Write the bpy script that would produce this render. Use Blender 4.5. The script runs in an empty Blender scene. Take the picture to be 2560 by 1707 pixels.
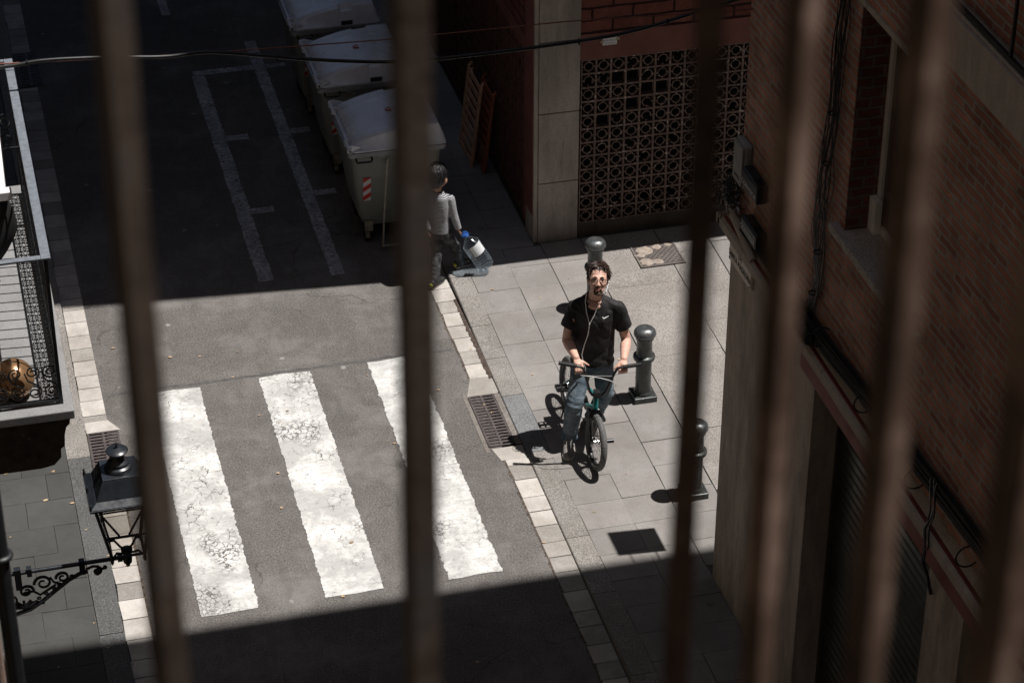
import bpy, bmesh, math, random
from math import sin, cos, pi, radians, sqrt, atan2, exp
from mathutils import Vector, Matrix, Quaternion, noise
random.seed(7)
sc = bpy.context.scene
C = sc.collection
V = Vector
# ------------------------------------------------------------------ camera
CAMH = 12.35
PIT, YAW, ROLL = radians(32.4586), radians(14.3798), radians(0.1685)
cam_d = bpy.data.cameras.new('camera'); cam = bpy.data.objects.new('camera', cam_d); C.objects.link(cam)
F_ = V((sin(YAW)*cos(PIT), cos(YAW)*cos(PIT), -sin(PIT)))
R0 = V((cos(YAW), -sin(YAW), 0)); U0 = R0.cross(F_)
R_ = R0*cos(ROLL)+U0*sin(ROLL); U_ = -R0*sin(ROLL)+U0*cos(ROLL)
M = Matrix((R_, U_, -F_)).transposed().to_4x4(); M.translation = V((0, 0, CAMH))
cam.matrix_world = M
cam_d.sensor_width = 36; cam_d.lens = 87.70; cam_d.clip_start = .05; cam_d.clip_end = 500
cam_d.dof.use_dof = True; cam_d.dof.focus_distance = 20.6; cam_d.dof.aperture_fstop = 10.5
sc.camera = cam
# ------------------------------------------------------------------ world, sun, exposure
SUN = V((.385, -.033, 1)).normalized()          # direction towards the sun
w = bpy.data.worlds.new("World"); sc.world = w; w.use_nodes = True
nt = w.node_tree; bg = nt.nodes['Background']
sky = nt.nodes.new('ShaderNodeTexSky'); sky.sky_type = 'NISHITA'; sky.sun_disc = False
sky.sun_elevation = math.asin(SUN.z); sky.sun_rotation = atan2(SUN.x, SUN.y)
nt.links.new(sky.outputs[0], bg.inputs[0]); bg.inputs[1].default_value = .05
sd = bpy.data.lights.new('sun', 'SUN'); sd.energy = 5.0; sd.angle = radians(.53); sd.color = (1, .965, .92)
so = bpy.data.objects.new('sun', sd); C.objects.link(so); so.rotation_euler = SUN.to_track_quat('Z', 'Y').to_euler()
sc.view_settings.view_transform = 'Standard'; sc.view_settings.look = 'None'; sc.view_settings.exposure = 0.32
sc.render.engine = 'CYCLES'
# ------------------------------------------------------------------ helpers
class MB:
    def __init__(s): s.v = []; s.f = []; s.sm = []
    def add(s, vs, fs, smooth=False):
        o = len(s.v); s.v += [tuple(p) for p in vs]
        for f in fs: s.f.append([o+i for i in f]); s.sm.append(smooth)
        return s
    def box(s, a, b, R=None, c=None):
        (x0, y0, z0), (x1, y1, z1) = a, b
        p = [V((x, y, z)) for z in (z0, z1) for x, y in ((x0, y0), (x1, y0), (x1, y1), (x0, y1))]
        if R is not None:
            c = V(c) if c is not None else (V(a)+V(b))/2
            p = [R @ (q-c)+c for q in p]
        return s.add(p, [[3, 2, 1, 0], [4, 5, 6, 7], [0, 1, 5, 4], [1, 2, 6, 5], [2, 3, 7, 6], [3, 0, 4, 7]])
    def hexa(s, p): # 8 pts bottom 4, top 4
        return s.add(p, [[3, 2, 1, 0], [4, 5, 6, 7], [0, 1, 5, 4], [1, 2, 6, 5], [2, 3, 7, 6], [3, 0, 4, 7]])
    def tube(s, path, r, n=8, caps=True, flat=None, closed=False):
        path = [V(p) for p in path]; m = len(path)
        rs = r if isinstance(r, (list, tuple)) else [r]*m
        up = None; rings = []
        for i, p in enumerate(path):
            if closed: t = path[(i+1) % m]-path[i-1]
            else: t = path[min(i+1, m-1)]-path[max(i-1, 0)]
            if t.length < 1e-9: t = V((0, 0, 1))
            t.normalize()
            if up is None:
                a = V((0, 0, 1)) if abs(t.z) < .9 else V((1, 0, 0)); up = t.cross(a).normalized()
            else:
                up = up-t*up.dot(t)
                if up.length < 1e-6: up = t.orthogonal()
                up.normalize()
            w_ = t.cross(up)
            rings.append([p+(up*cos(2*pi*k/n)+w_*sin(2*pi*k/n)*(flat or 1))*rs[i] for k in range(n)])
        vs = [q for R in rings for q in R]; fs = []
        for i in range(m if closed else m-1):
            j = (i+1) % m
            for k in range(n): fs.append([i*n+k, i*n+(k+1) % n, j*n+(k+1) % n, j*n+k])
        if caps and not closed: fs.append(list(range(n))[::-1]); fs.append([(m-1)*n+k for k in range(n)])
        s.add(vs, fs, n > 5); return s
    def cyl(s, a, b, r, r2=None, n=16): return s.tube([a, b], [r, r if r2 is None else r2], n)
    def lathe(s, prof, c=(0, 0, 0), n=24, axis=None):
        vs = []; Q = Matrix.Identity(3) if axis is None else V((0, 0, 1)).rotation_difference(V(axis)).to_matrix()
        for r, z in prof:
            for k in range(n): vs.append(Q @ V((r*cos(2*pi*k/n), r*sin(2*pi*k/n), z))+V(c))
        fs = []
        for i in range(len(prof)-1):
            for k in range(n): fs.append([i*n+k, i*n+(k+1) % n, (i+1)*n+(k+1) % n, (i+1)*n+k])
        fs.append(list(range(n))[::-1]); fs.append([(len(prof)-1)*n+k for k in range(n)])
        return s.add(vs, fs, True)
    def torus(s, c, R, r, axis, n=48, m=12, sx=1):
        Q = V((0, 0, 1)).rotation_difference(V(axis)).to_matrix(); vs = []
        for i in range(n):
            a = 2*pi*i/n
            for j in range(m):
                b = 2*pi*j/m; rr = R+r*cos(b)
                vs.append(Q @ V((rr*cos(a), rr*sin(a), r*sin(b)*sx))+V(c))
        fs = [[i*m+j, ((i+1) % n)*m+j, ((i+1) % n)*m+(j+1) % m, i*m+(j+1) % m] for i in range(n) for j in range(m)]
        return s.add(vs, fs, True)
    def ell(s, c, r, R=None, n=20, m=12):
        if not isinstance(r, (list, tuple)): r = (r, r, r)
        vs = []; R = R or Matrix.Identity(3); c = V(c)
        for i in range(1, m):
            t = pi*i/m
            for k in range(n): a = 2*pi*k/n; vs.append(R @ V((r[0]*sin(t)*cos(a), r[1]*sin(t)*sin(a), -r[2]*cos(t)))+c)
        vs += [R @ V((0, 0, -r[2]))+c, R @ V((0, 0, r[2]))+c]
        fs = [[i*n+k, i*n+(k+1) % n, (i+1)*n+(k+1) % n, (i+1)*n+k] for i in range(m-2) for k in range(n)]
        b, t = len(vs)-2, len(vs)-1
        for k in range(n): fs.append([b, (k+1) % n, k]); fs.append([t, (m-2)*n+k, (m-2)*n+(k+1) % n])
        return s.add(vs, fs, True)
    def cap(s, a, b, r0, r1=None, n=14):      # capsule with taper
        r1 = r0 if r1 is None else r1; s.ell(a, r0, n=n, m=8); s.ell(b, r1, n=n, m=8); return s.cyl(a, b, r0, r1, n)
    def loft(s, secs, n=24, smooth=True):    # secs: (center, rx, ry, R or None, power)
        vs = []
        for sec in secs:
            c, rx, ry = sec[0], sec[1], sec[2]; Rm = sec[3] if len(sec) > 3 and sec[3] is not None else Matrix.Identity(3)
            e = sec[4] if len(sec) > 4 else 1
            for k in range(n):
                a = 2*pi*k/n; cx, cy = cos(a), sin(a)
                vs.append(Rm @ V((rx*math.copysign(abs(cx)**e, cx), ry*math.copysign(abs(cy)**e, cy), 0))+V(c))
        fs = [[i*n+k, i*n+(k+1) % n, (i+1)*n+(k+1) % n, (i+1)*n+k] for i in range(len(secs)-1) for k in range(n)]
        fs.append(list(range(n))[::-1]); fs.append([(len(secs)-1)*n+k for k in range(n)])
        return s.add(vs, fs, smooth)
    def prism(s, pts, ax, t0, t1):            # polygon pts (2D) extruded along axis index ax
        def mk(p, t):
            q = list(p); q.insert(ax, t); return q
        n = len(pts); vs = [mk(p, t0) for p in pts]+[mk(p, t1) for p in pts]
        fs = [list(range(n))[::-1], [n+i for i in range(n)]]+[[i, (i+1) % n, n+(i+1) % n, n+i] for i in range(n)]
        return s.add(vs, fs)
    def xf(s, Mx): s.v = [tuple(Mx @ V(p)) for p in s.v]; return s
    def mesh(s, name='m', off=(0, 0, 0)):
        me = bpy.data.meshes.new(name); o = V(off)
        me.from_pydata([V(p)-o for p in s.v], [], s.f); me.polygons.foreach_set('use_smooth', s.sm)
        bm = bmesh.new(); bm.from_mesh(me); bmesh.ops.recalc_face_normals(bm, faces=bm.faces); bm.to_mesh(me); bm.free()
        if any(s.sm): me.set_sharp_from_angle(angle=radians(38))
        return me
def rootloc(p):
    while p.parent: p = p.parent
    return p.location.copy()
def obj(name, mb, mat, parent=None, bevel=0, local=False):
    off = (0, 0, 0)
    if parent is not None and not local: off = rootloc(parent)
    me = mb if isinstance(mb, bpy.types.Mesh) else mb.mesh(name, off)
    o = bpy.data.objects.new(name, me); C.objects.link(o)
    if mat: me.materials.append(mat)
    if parent is not None: o.parent = parent
    if bevel:
        m = o.modifiers.new('bevel', 'BEVEL'); m.width = bevel; m.segments = 2; m.limit_method = 'ANGLE'; m.angle_limit = radians(40)
    return o
def tag(o, label=None, cat=None, group=None, kind=None):
    if label: o['label'] = label
    if cat: o['category'] = cat
    if group: o['group'] = group
    if kind: o['kind'] = kind
    return o
def thing(name, label, cat, loc=(0, 0, 0), group=None, rz=0):
    o = bpy.data.objects.new(name, None); C.objects.link(o); o.location = loc; o.rotation_euler = (0, 0, rz); o.empty_display_size = .1
    return tag(o, label, cat, group)
def struct(name, mb, mat, bevel=0): return tag(obj(name, mb, mat, None, bevel), kind='structure')
def each(name, mb, mat, parent=None, local=False, bevel=0):
    """one object per separate piece of the mesh"""
    par = list(range(len(mb.v)))
    def find(a):
        while par[a] != a: par[a] = par[par[a]]; a = par[a]
        return a
    for f in mb.f:
        for k in f[1:]: par[find(k)] = find(f[0])
    grp = {}
    for i, f in enumerate(mb.f): grp.setdefault(find(f[0]), []).append(i)
    out = []
    for fl in grp.values():
        ids = sorted({k for i in fl for k in mb.f[i]}); mp = {k: j for j, k in enumerate(ids)}
        q = MB(); q.v = [mb.v[k] for k in ids]; q.f = [[mp[k] for k in mb.f[i]] for i in fl]; q.sm = [mb.sm[i] for i in fl]
        out.append(obj(name, q, mat, parent, bevel, local))
    return out
def dup(root, loc, label=None):
    r = root.copy(); C.objects.link(r); r.location = loc
    if label: r['label'] = label
    for ch in list(root.children):
        c = ch.copy(); C.objects.link(c); c.parent = r
        for g in list(ch.children):
            d = g.copy(); C.objects.link(d); d.parent = c
    return r
def bake(mb, voxel, smooth=4, cut=None, disp=None, off=(0, 0, 0), field=None, planes=()):
    """union of overlapping closed shapes -> one continuous skin"""
    me = mb.mesh('blob'); o = bpy.data.objects.new('blob', me); C.objects.link(o)
    m = o.modifiers.new('r', 'REMESH'); m.mode = 'VOXEL'; m.voxel_size = voxel; m.use_smooth_shade = True
    if smooth: q = o.modifiers.new('s', 'SMOOTH'); q.iterations = smooth; q.factor = .5
    dg = bpy.context.evaluated_depsgraph_get(); ev = o.evaluated_get(dg)
    out = bpy.data.meshes.new_from_object(ev); bpy.data.objects.remove(o)
    bm = bmesh.new(); bm.from_mesh(out); bm.normal_update()
    if disp or field:
        for v in bm.verts:
            d = 0
            if disp:
                for amp, scl in disp: d += amp*noise.noise(V((v.co.x*scl[0], v.co.y*scl[1], v.co.z*scl[2])))
            if field: d += field(v.co)
            v.co += v.normal*d
    for co, no, sel in planes:
        vs = [v for v in bm.verts if sel(v.co)]; st = set(vs)
        ed = [e for e in bm.edges if e.verts[0] in st and e.verts[1] in st]; fa = [f for f in bm.faces if all(v in st for v in f.verts)]
        bmesh.ops.bisect_plane(bm, geom=vs+ed+fa, plane_co=co, plane_no=no)
        bmesh.ops.delete(bm, geom=[v for v in bm.verts if (v.co-V(co)).dot(V(no)) > 1e-5 and sel(v.co)], context='VERTS')
    if cut:
        kill = [v for v in bm.verts if cut(v.co)]; bmesh.ops.delete(bm, geom=kill, context='VERTS')
    for v in bm.verts: v.co -= V(off)
    for f in bm.faces: f.smooth = True
    bm.to_mesh(out); bm.free(); return out
def text_mb(lines, size, org, ux, uy, spacing=1.25, depth=.003, align='CENTER'):
    """writing as mesh; org = centre of first line, ux along the line, uy up"""
    mb = MB(); ux = V(ux).normalized(); uy = V(uy).normalized(); n = ux.cross(uy)
    for i, t in enumerate(lines):
        cu = bpy.data.curves.new('t', 'FONT'); cu.body = t; cu.size = size; cu.align_x = align; cu.extrude = depth/2; cu.space_character = 1.08
        o = bpy.data.objects.new('t', cu); C.objects.link(o); dg = bpy.context.evaluated_depsgraph_get()
        me = bpy.data.meshes.new_from_object(o.evaluated_get(dg)); bpy.data.objects.remove(o)
        base = V(org)-uy*i*size*spacing
        mb.add([base+ux*v.co.x+uy*v.co.y+n*(v.co.z) for v in me.vertices], [list(p.vertices) for p in me.polygons])
        bpy.data.meshes.remove(me)
    return mb
# ------------------------------------------------------------------ materials
class N:
    def __init__(s, name):
        s.m = bpy.data.materials.new(name); s.m.use_nodes = True; s.t = s.m.node_tree; s.b = s.t.nodes['Principled BSDF']
        s.geo = s.t.nodes.new('ShaderNodeNewGeometry'); s.pos = s.geo.outputs['Position']
        tc = s.t.nodes.new('ShaderNodeTexCoord'); s.ob = tc.outputs['Object']; s.isl = s.geo.outputs['Random Per Island']
    def n(s, ty, **kw):
        x = s.t.nodes.new(ty)
        for k, v in kw.items(): setattr(x, k, v)
        return x
    def link(s, a, b): s.t.links.new(a, b)
    def noise(s, scale, detail=4, rough=.55, vec=None, out='Fac', dist=0):
        x = s.n('ShaderNodeTexNoise'); x.inputs['Scale'].default_value = scale; x.inputs['Detail'].default_value = detail
        x.inputs['Roughness'].default_value = rough; x.inputs['Distortion'].default_value = dist; s.link(vec or s.pos, x.inputs['Vector']); return x.outputs[out]
    def vor(s, scale, feature='F1', vec=None, out='Distance', rnd=1):
        x = s.n('ShaderNodeTexVoronoi', feature=feature); x.inputs['Scale'].default_value = scale; x.inputs['Randomness'].default_value = rnd
        s.link(vec or s.pos, x.inputs['Vector']); return x.outputs[out]
    def ramp(s, fac, stops, interp='LINEAR'):
        x = s.n('ShaderNodeValToRGB'); x.color_ramp.interpolation = interp; e = x.color_ramp.elements
        while len(e) < len(stops): e.new(.5)
        for i, (p, c) in enumerate(stops):
            e[i].position = p; e[i].color = (c, c, c, 1) if isinstance(c, (int, float)) else (*c, 1)
        s.link(fac, x.inputs[0]); return x.outputs[0]
    def mix(s, fac, a, b, mode='MIX'):
        x = s.n('ShaderNodeMix', data_type='RGBA', blend_type=mode)
        for i, q in ((0, fac), (6, a), (7, b)):
            if isinstance(q, (int, float)): x.inputs[i].default_value = q if i == 0 else (q, q, q, 1)
            elif isinstance(q, tuple): x.inputs[i].default_value = (*q, 1)
            else: s.link(q, x.inputs[i])
        return x.outputs[2]
    def math(s, op, a, b=None, c=None):
        x = s.n('ShaderNodeMath', operation=op)
        for i, q in enumerate((a, b, c)):
            if q is None: continue
            if isinstance(q, (int, float)): x.inputs[i].default_value = q
            else: s.link(q, x.inputs[i])
        return x.outputs[0]
    def vec(s, order, scale=(1, 1, 1), src=None):
        a = s.n('ShaderNodeSeparateXYZ'); s.link(src or s.pos, a.inputs[0]); b = s.n('ShaderNodeCombineXYZ')
        for i, k in enumerate(order):
            if k is None: continue
            s.link(s.math('MULTIPLY', a.outputs['XYZ'.index(k)], scale[i]), b.inputs[i])
        return b.outputs[0]
    def warp(s, amt, scale, vec=None):
        c = s.noise(scale, 3, out='Color', vec=vec); x = s.n('ShaderNodeVectorMath', operation='SUBTRACT'); s.link(c, x.inputs[0]); x.inputs[1].default_value = (.5, .5, .5)
        y = s.n('ShaderNodeVectorMath', operation='SCALE'); s.link(x.outputs[0], y.inputs[0]); y.inputs['Scale'].default_value = amt
        z = s.n('ShaderNodeVectorMath', operation='ADD'); s.link(vec or s.pos, z.inputs[0]); s.link(y.outputs[0], z.inputs[1]); return z.outputs[0]
    def bump(s, h, strength=.3, dist=.01):
        x = s.n('ShaderNodeBump'); x.inputs['Strength'].default_value = strength; x.inputs['Distance'].default_value = dist
        s.link(h, x.inputs['Height']); s.link(x.outputs[0], s.b.inputs['Normal'])
    def out(s, col, rough=.8, metal=0, spec=None):
        for q, k in ((col, 'Base Color'), (rough, 'Roughness'), (metal, 'Metallic')):
            if isinstance(q, tuple): s.b.inputs[k].default_value = (*q, 1)
            elif isinstance(q, (int, float)): s.b.inputs[k].default_value = q
            else: s.link(q, s.b.inputs[k])
        if spec is not None: s.b.inputs['Specular IOR Level'].default_value = spec
        return s.m
def simple(name, col, rough=.6, metal=0, var=.25, scale=8, bump=0, bscale=60, spec=None, obj_space=True, wear=None):
    m = N(name); vec = m.ob if obj_space else m.pos
    f = m.noise(scale, 5, .6, vec); lo = tuple(c*(1-var) for c in col); hi = tuple(min(1, c*(1+var)) for c in col)
    c = m.ramp(f, [(.3, lo), (.7, hi)])
    if wear: c = m.mix(m.ramp(m.noise(wear[1], 6, .7, vec), [(wear[2], 0), (wear[2]+.06, 1)]), c, wear[0])
    r = m.ramp(m.noise(scale*2.3, 4, .6, vec), [(.3, max(0, rough-.1)), (.7, min(1, rough+.1))])
    if bump: m.bump(m.noise(bscale, 4, .6, vec), bump, .004)
    return m.out(c, r, metal, spec)
# asphalt
def asphalt_nodes(m):
    big = m.noise(.55, 4, .6); med = m.noise(7, 5, .65); fine = m.noise(62, 4, .85)
    base = m.mix(m.ramp(fine, [(.34, 0), (.66, 1)]), (.048, .044, .042), (.222, .205, .195))
    base = m.mix(m.ramp(m.vor(34), [(.05, .8), (.15, 0)]), base, (.32, .30, .285))
    base = m.mix(m.ramp(m.vor(21), [(.04, .9), (.08, 0)]), base, (.36, .34, .32))
    base = m.mix(m.ramp(big, [(.35, .75), (.65, .0)]), base, m.mix(1, base, (.72, .71, .70), 'MULTIPLY'))
    base = m.mix(m.ramp(med, [(.3, .45), (.6, 0)]), base, m.mix(1, base, (.68, .66, .66), 'MULTIPLY'))
    base = m.mix(m.ramp(m.noise(1.3, 6, .7, m.warp(.5, 1.2)), [(.48, 0), (.66, .55)]), base, (.215, .200, .19))
    base = m.mix(m.ramp(m.noise(3.2, 5, .75, m.vec('XYZ', (2.2, .5, 1))), [(.50, 0), (.70, .45)]), base, (.085, .078, .075))
    crk = m.math('MULTIPLY', m.ramp(m.vor(.9, 'DISTANCE_TO_EDGE', m.warp(.35, 3)), [(.002, 1), (.007, 0)]), m.ramp(m.noise(.7, 3, .5), [(.52, 0), (.6, .7)]))
    base = m.mix(crk, base, (.04, .036, .034))
    gum = m.math('MULTIPLY', m.ramp(m.vor(2.3, vec=m.warp(.05, 20)), [(.045, 1), (.065, 0)]), .7)
    base = m.mix(gum, base, (.30, .285, .27))
    oil = m.ramp(m.noise(2.1, 6, .7, m.warp(.3, 1.5)), [(.66, 0), (.78, .55)])
    base = m.mix(oil, base, (.035, .031, .03))
    return base, fine
m = N('asphalt'); a_c, a_f = asphalt_nodes(m); m.bump(a_f, .75, .006); M_ASPH = m.out(a_c, .9, 0, .25)
def paint_mat(name, white, wear_lo, wear_hi, crack=.5):
    m = N(name); a, f = asphalt_nodes(m)
    wv = m.warp(.11, 13)
    cr = m.vor(10, 'DISTANCE_TO_EDGE', m.warp(.09, 14)); zone = m.ramp(m.noise(2.1, 5, .75), [(.51, 0), (.62, 1)])
    thk = m.noise(11, 4, .7)
    cw = m.math('MULTIPLY', m.ramp(m.math('SUBTRACT', cr, m.math('MULTIPLY', thk, .05)), [(-.004, 1), (.006, 0)]), m.math('MULTIPLY', zone, crack*2))
    cr2 = m.vor(19, 'DISTANCE_TO_EDGE', m.warp(.07, 22)); zone2 = m.ramp(m.noise(1.25, 3, .5, m.vec('XYZ', (1.3, 1.0, 1))), [(.56, 0), (.66, 1)])
    cw2 = m.math('MULTIPLY', m.ramp(m.math('SUBTRACT', cr2, m.math('MULTIPLY', thk, .11)), [(-.01, 1), (.02, 0)]), m.math('MULTIPLY', zone2, crack*2))
    chip = m.ramp(m.noise(24, 6, .8, m.warp(.05, 30)), [(wear_lo, 0), (wear_hi, 1)])
    chip2 = m.ramp(m.noise(7.5, 7, .85, m.warp(.1, 12)), [(wear_lo+.01, 0), (wear_hi+.01, 1)])
    msk = m.math('MAXIMUM', m.math('MAXIMUM', cw, cw2), m.math('MAXIMUM', chip, chip2))
    dirt = m.noise(2.3, 7, .75, m.warp(.35, 3)); dv = m.noise(16, 5, .7, m.vec('XYZ', (.35, 1.6, 1)))
    p = m.mix(m.ramp(dirt, [(.38, 0), (.56, 1)]), white, tuple(c*.60 for c in white))
    p = m.mix(m.ramp(dv, [(.5, 0), (.72, .6)]), p, tuple(c*.5 for c in white))
    p = m.mix(m.ramp(m.noise(48, 4, .7), [(.5, 0), (.75, .5)]), p, tuple(c*.5 for c in white))
    c = m.mix(msk, p, a); m.bump(m.math('ADD', m.math('MULTIPLY', msk, -1), m.math('MULTIPLY', f, .35)), .5, .004)
    return m.out(c, .75, 0, .3)
M_PAINT = paint_mat('crosswalk_paint', (.66, .65, .63), .61, .645)
M_LINE = paint_mat('old_line_paint', (.60, .60, .64), .48, .62, .3)
def stone(name, col, isl=.2, speck=.0, sscale=120, stains=.35, rough=.8, dark=(.05, .045, .04), spscale=2):
    m = N(name); k = m.math('ADD', m.math('MULTIPLY', m.isl, 2*isl), 1-isl)
    cc = m.n('ShaderNodeVectorMath', operation='SCALE'); cc.inputs[0].default_value = col; m.link(k, cc.inputs['Scale']); c = cc.outputs[0]
    if speck:
        s1 = m.noise(sscale, 3, .75)
        c = m.mix(m.ramp(s1, [(.38, speck), (.5, 0)]), c, tuple(q*.3 for q in col)); c = m.mix(m.ramp(s1, [(.52, 0), (.66, speck)]), c, tuple(min(1, q*1.7) for q in col))
    c = m.mix(m.ramp(m.noise(spscale, 6, .68, m.warp(.2, 3)), [(.42, stains), (.60, 0)]), c, m.mix(1, c, (.62, .60, .58), 'MULTIPLY'))
    c = m.mix(m.ramp(m.noise(.9, 5, .7, m.warp(.4, 1.4)), [(.42, .5), (.60, 0)]), c, m.mix(1, c, (.74, .72, .70), 'MULTIPLY')); c = m.mix(m.ramp(m.noise(6, 6, .8), [(.55, 0), (.75, .6)]), c, m.mix(1, c, (.6, .6, .6), 'MULTIPLY'))
    c = m.mix(m.math('MULTIPLY', m.ramp(m.vor(1.6, vec=m.warp(.06, 14)), [(.035, 1), (.06, 0)]), .55), c, m.mix(1, c, (.5, .48, .46), 'MULTIPLY'))
    c = m.mix(m.math('MULTIPLY', m.ramp(m.vor(5.1, vec=m.warp(.03, 30)), [(.02, 1), (.05, 0)]), .5), c, m.mix(1, c, (1.35, 1.33, 1.3), 'MULTIPLY'))
    m.bump(m.noise(70, 4, .7), .35, .003); return m.out(c, rough, 0, .3)
M_TILE = stone('pavement_slab', (.245, .230, .220), .10, .28, 140)
M_SLABSHADE = stone('shade_toned_slab', (.062, .062, .059), .10, .2, 140)  # left slabs, soft partial shade put into a darker stone colour
M_KERB = stone('granite_kerb', (.25, .235, .22), .10, .7, 80)
M_KERBD = stone('shade_toned_grey_kerb', (.105, .105, .105), .12, .8, 80)  # grey granite, darkened further to stand for soft shade on the left kerb
M_GUT = stone('gutter_stone', (.385, .36, .335), .36, .15, 60, .45, spscale=4)
M_GRAN = stone('light_granite_paving', (.275, .256, .242), .05, .65, 85)
M_GROUT = simple('grout', (.07, .064, .06), .95, var=.4, scale=20, obj_space=False)
m = N('crumbled_edge'); M_EDGE = m.out(m.mix(m.ramp(m.noise(30, 5, .7), [(.4, 0), (.65, 1)]), (.03, .024, .02), (.15, .115, .09)), .95)
M_RUSTSTAIN = simple('rusty_dirt', (.055, .038, .030), .9, var=.6, scale=25, obj_space=False)
# brick : axes = which world axes run along the wall
def brick_mat(name, ax, c1, c2, mortar, bw, bh, ms=.012, dark=1.0):
    m = N(name); vec = m.warp(.030, 7, m.vec(ax+'Z' if len(ax) == 1 else ax, (1, 1)) if False else m.vec((ax, 'Z', None)))
    b = m.n('ShaderNodeTexBrick'); m.link(vec, b.inputs['Vector']); b.inputs['Scale'].default_value = 1; b.inputs['Brick Width'].default_value = bw; b.inputs['Row Height'].default_value = bh
    b.inputs['Mortar Size'].default_value = ms; b.inputs['Mortar Smooth'].default_value = .35; b.inputs['Bias'].default_value = 0
    b.inputs['Color1'].default_value = (*c1, 1); b.inputs['Color2'].default_value = (*c2, 1); b.inputs['Mortar'].default_value = (*mortar, 1)
    c = m.mix(m.ramp(m.noise(3.5, 6, .7), [(.4, .6), (.62, 0)]), b.outputs[0], m.mix(1, b.outputs[0], (.5, .46, .44), 'MULTIPLY'))
    c = m.mix(m.ramp(m.noise(13, 5, .7), [(.55, 0), (.7, .7)]), c, m.mix(1, c, (1.5, 1.35, 1.2), 'MULTIPLY'))
    c = m.mix(m.ramp(m.noise(30, 4, .7), [(.62, 0), (.72, .8)]), c, m.mix(1, c, (.25, .22, .2), 'MULTIPLY'))
    h = m.math('ADD', m.math('MULTIPLY', b.outputs['Fac'], -1), m.math('MULTIPLY', m.noise(40, 5, .7), .5)); m.bump(h, .9, .012)
    return m.out(c, .9, 0, .2)
M_BRICK = brick_mat('old_brick_street_side', 'Y', (.36, .15, .112), (.60, .29, .21), (.44, .375, .335), .25, .060, .014)
M_BRICKX = brick_mat('old_brick_cross_side', 'X', (.36, .15, .112), (.60, .29, .21), (.44, .375, .335), .25, .060, .014)
M_REVEAL = brick_mat('reveal_brick', 'X', (.16, .065, .05), (.22, .095, .072), (.20, .165, .145), .16, .070, .012)
M_REDBRX = brick_mat('red_painted_brick', 'X', (.15, .055, .044), (.18, .066, .052), (.03, .014, .012), .40, .125, .013)
M_REDBRY = brick_mat('red_painted_brick_side', 'Y', (.15, .055, .044), (.18, .066, .052), (.03, .014, .012), .40, .125, .013)
M_RED = simple('red_brown_paint', (.15, .052, .042), .8, var=.22, scale=3, bump=.3, bscale=40, obj_space=False)
M_FASC = simple('dull_red_fascia', (.26, .09, .08), .75, var=.15, scale=4, bump=.2, obj_space=False)
def plaster(name, col, streak=.5, scale=5):
    m = N(name); c = m.mix(m.ramp(m.noise(scale, 6, .7, m.vec('XYZ', (1, 1, .25))), [(.38, streak), (.62, 0)]), col, tuple(q*.45 for q in col))
    c = m.mix(m.ramp(m.noise(60, 3, .8), [(.42, .3), (.55, 0)]), c, tuple(q*.5 for q in col))
    c = m.mix(m.ramp(m.noise(9, 6, .75, m.warp(.1, 8, m.vec('XYZ', (1, 1, .12)))), [(.62, 0), (.68, .5)]), c, tuple(q*.25 for q in col))
    m.bump(m.noise(45, 5, .7), .4, .006); return m.out(c, .9, 0, .2)
M_PLAST = plaster('beige_render', (.58, .49, .42), .75); M_PILG = plaster('granite_pilaster', (.40, .36, .33), .8, 3.2)
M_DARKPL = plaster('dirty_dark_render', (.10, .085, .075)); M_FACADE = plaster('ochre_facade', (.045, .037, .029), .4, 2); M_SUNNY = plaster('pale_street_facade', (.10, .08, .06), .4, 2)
M_CONC = plaster('rough_concrete', (.52, .45, .39), .35, 14); M_BASE = plaster('grimy_plinth', (.085, .075, .065), .7)
M_VOID = simple('dark_interior', (.006, .006, .006), .9)
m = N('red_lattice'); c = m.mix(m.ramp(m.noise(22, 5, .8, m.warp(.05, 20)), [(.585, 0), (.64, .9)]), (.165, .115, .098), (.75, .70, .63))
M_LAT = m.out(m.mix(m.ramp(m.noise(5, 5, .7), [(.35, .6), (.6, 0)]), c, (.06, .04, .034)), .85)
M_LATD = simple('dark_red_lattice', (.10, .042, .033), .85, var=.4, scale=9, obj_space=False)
M_SHUT = simple('steel_shutter', (.085, .09, .085), .38, .75, var=.3, scale=3, obj_space=False)
M_BLACK = simple('black_cable', (.012, .012, .013), .45, var=.2); M_BLKIRON = simple('black_painted_iron', (.013, .014, .016), .42, 0, var=.3, scale=20, spec=.5, bump=.1)
M_LAMP = simple('lamp_black_paint', (.016, .019, .024), .34, 0, var=.25, scale=12, spec=.6)
M_BLKBOX = simple('black_plastic_box', (.02, .021, .022), .4); M_GREYBOX = simple('grey_plastic_box', (.30, .30, .29), .6)
M_WHITE = simple('white_paint', (.8, .79, .77), .5, var=.06); M_TEXTW = simple('white_print', (.75, .75, .73), .6, var=.05); M_INK = simple('dark_print', (.03, .028, .027), .7, var=.1)
M_PLAQ = simple('cream_plaque', (.78, .71, .62), .6, var=.12, scale=6); M_WFRAME = simple('window_frame_paint', (.85, .80, .76), .5, var=.1)
M_SILL = stone('sill_stone', (.5, .45, .41), .02, .5, 60, .5)
M_RAIL = simple('grey_handrail', (.16, .175, .20), .42, .1, var=.25, scale=25, wear=((.5, .5, .5), 45, .68))
M_DECK = stone('balcony_slab_top', (.25, .25, .255), .02, .2, 90, .3)
M_STUC = simple('peeling_stucco', (.055, .042, .035), .9, var=.5, scale=14, bump=.6, bscale=18, wear=((.13, .11, .10), 16, .60))
M_BALL = simple('bronze_ball', (.50, .29, .15), .24, .75, var=.35, scale=6)
M_BOLL = simple('bollard_iron', (.062, .068, .066), .30, .45, var=.35, scale=14, bump=.12, bscale=30)
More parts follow.
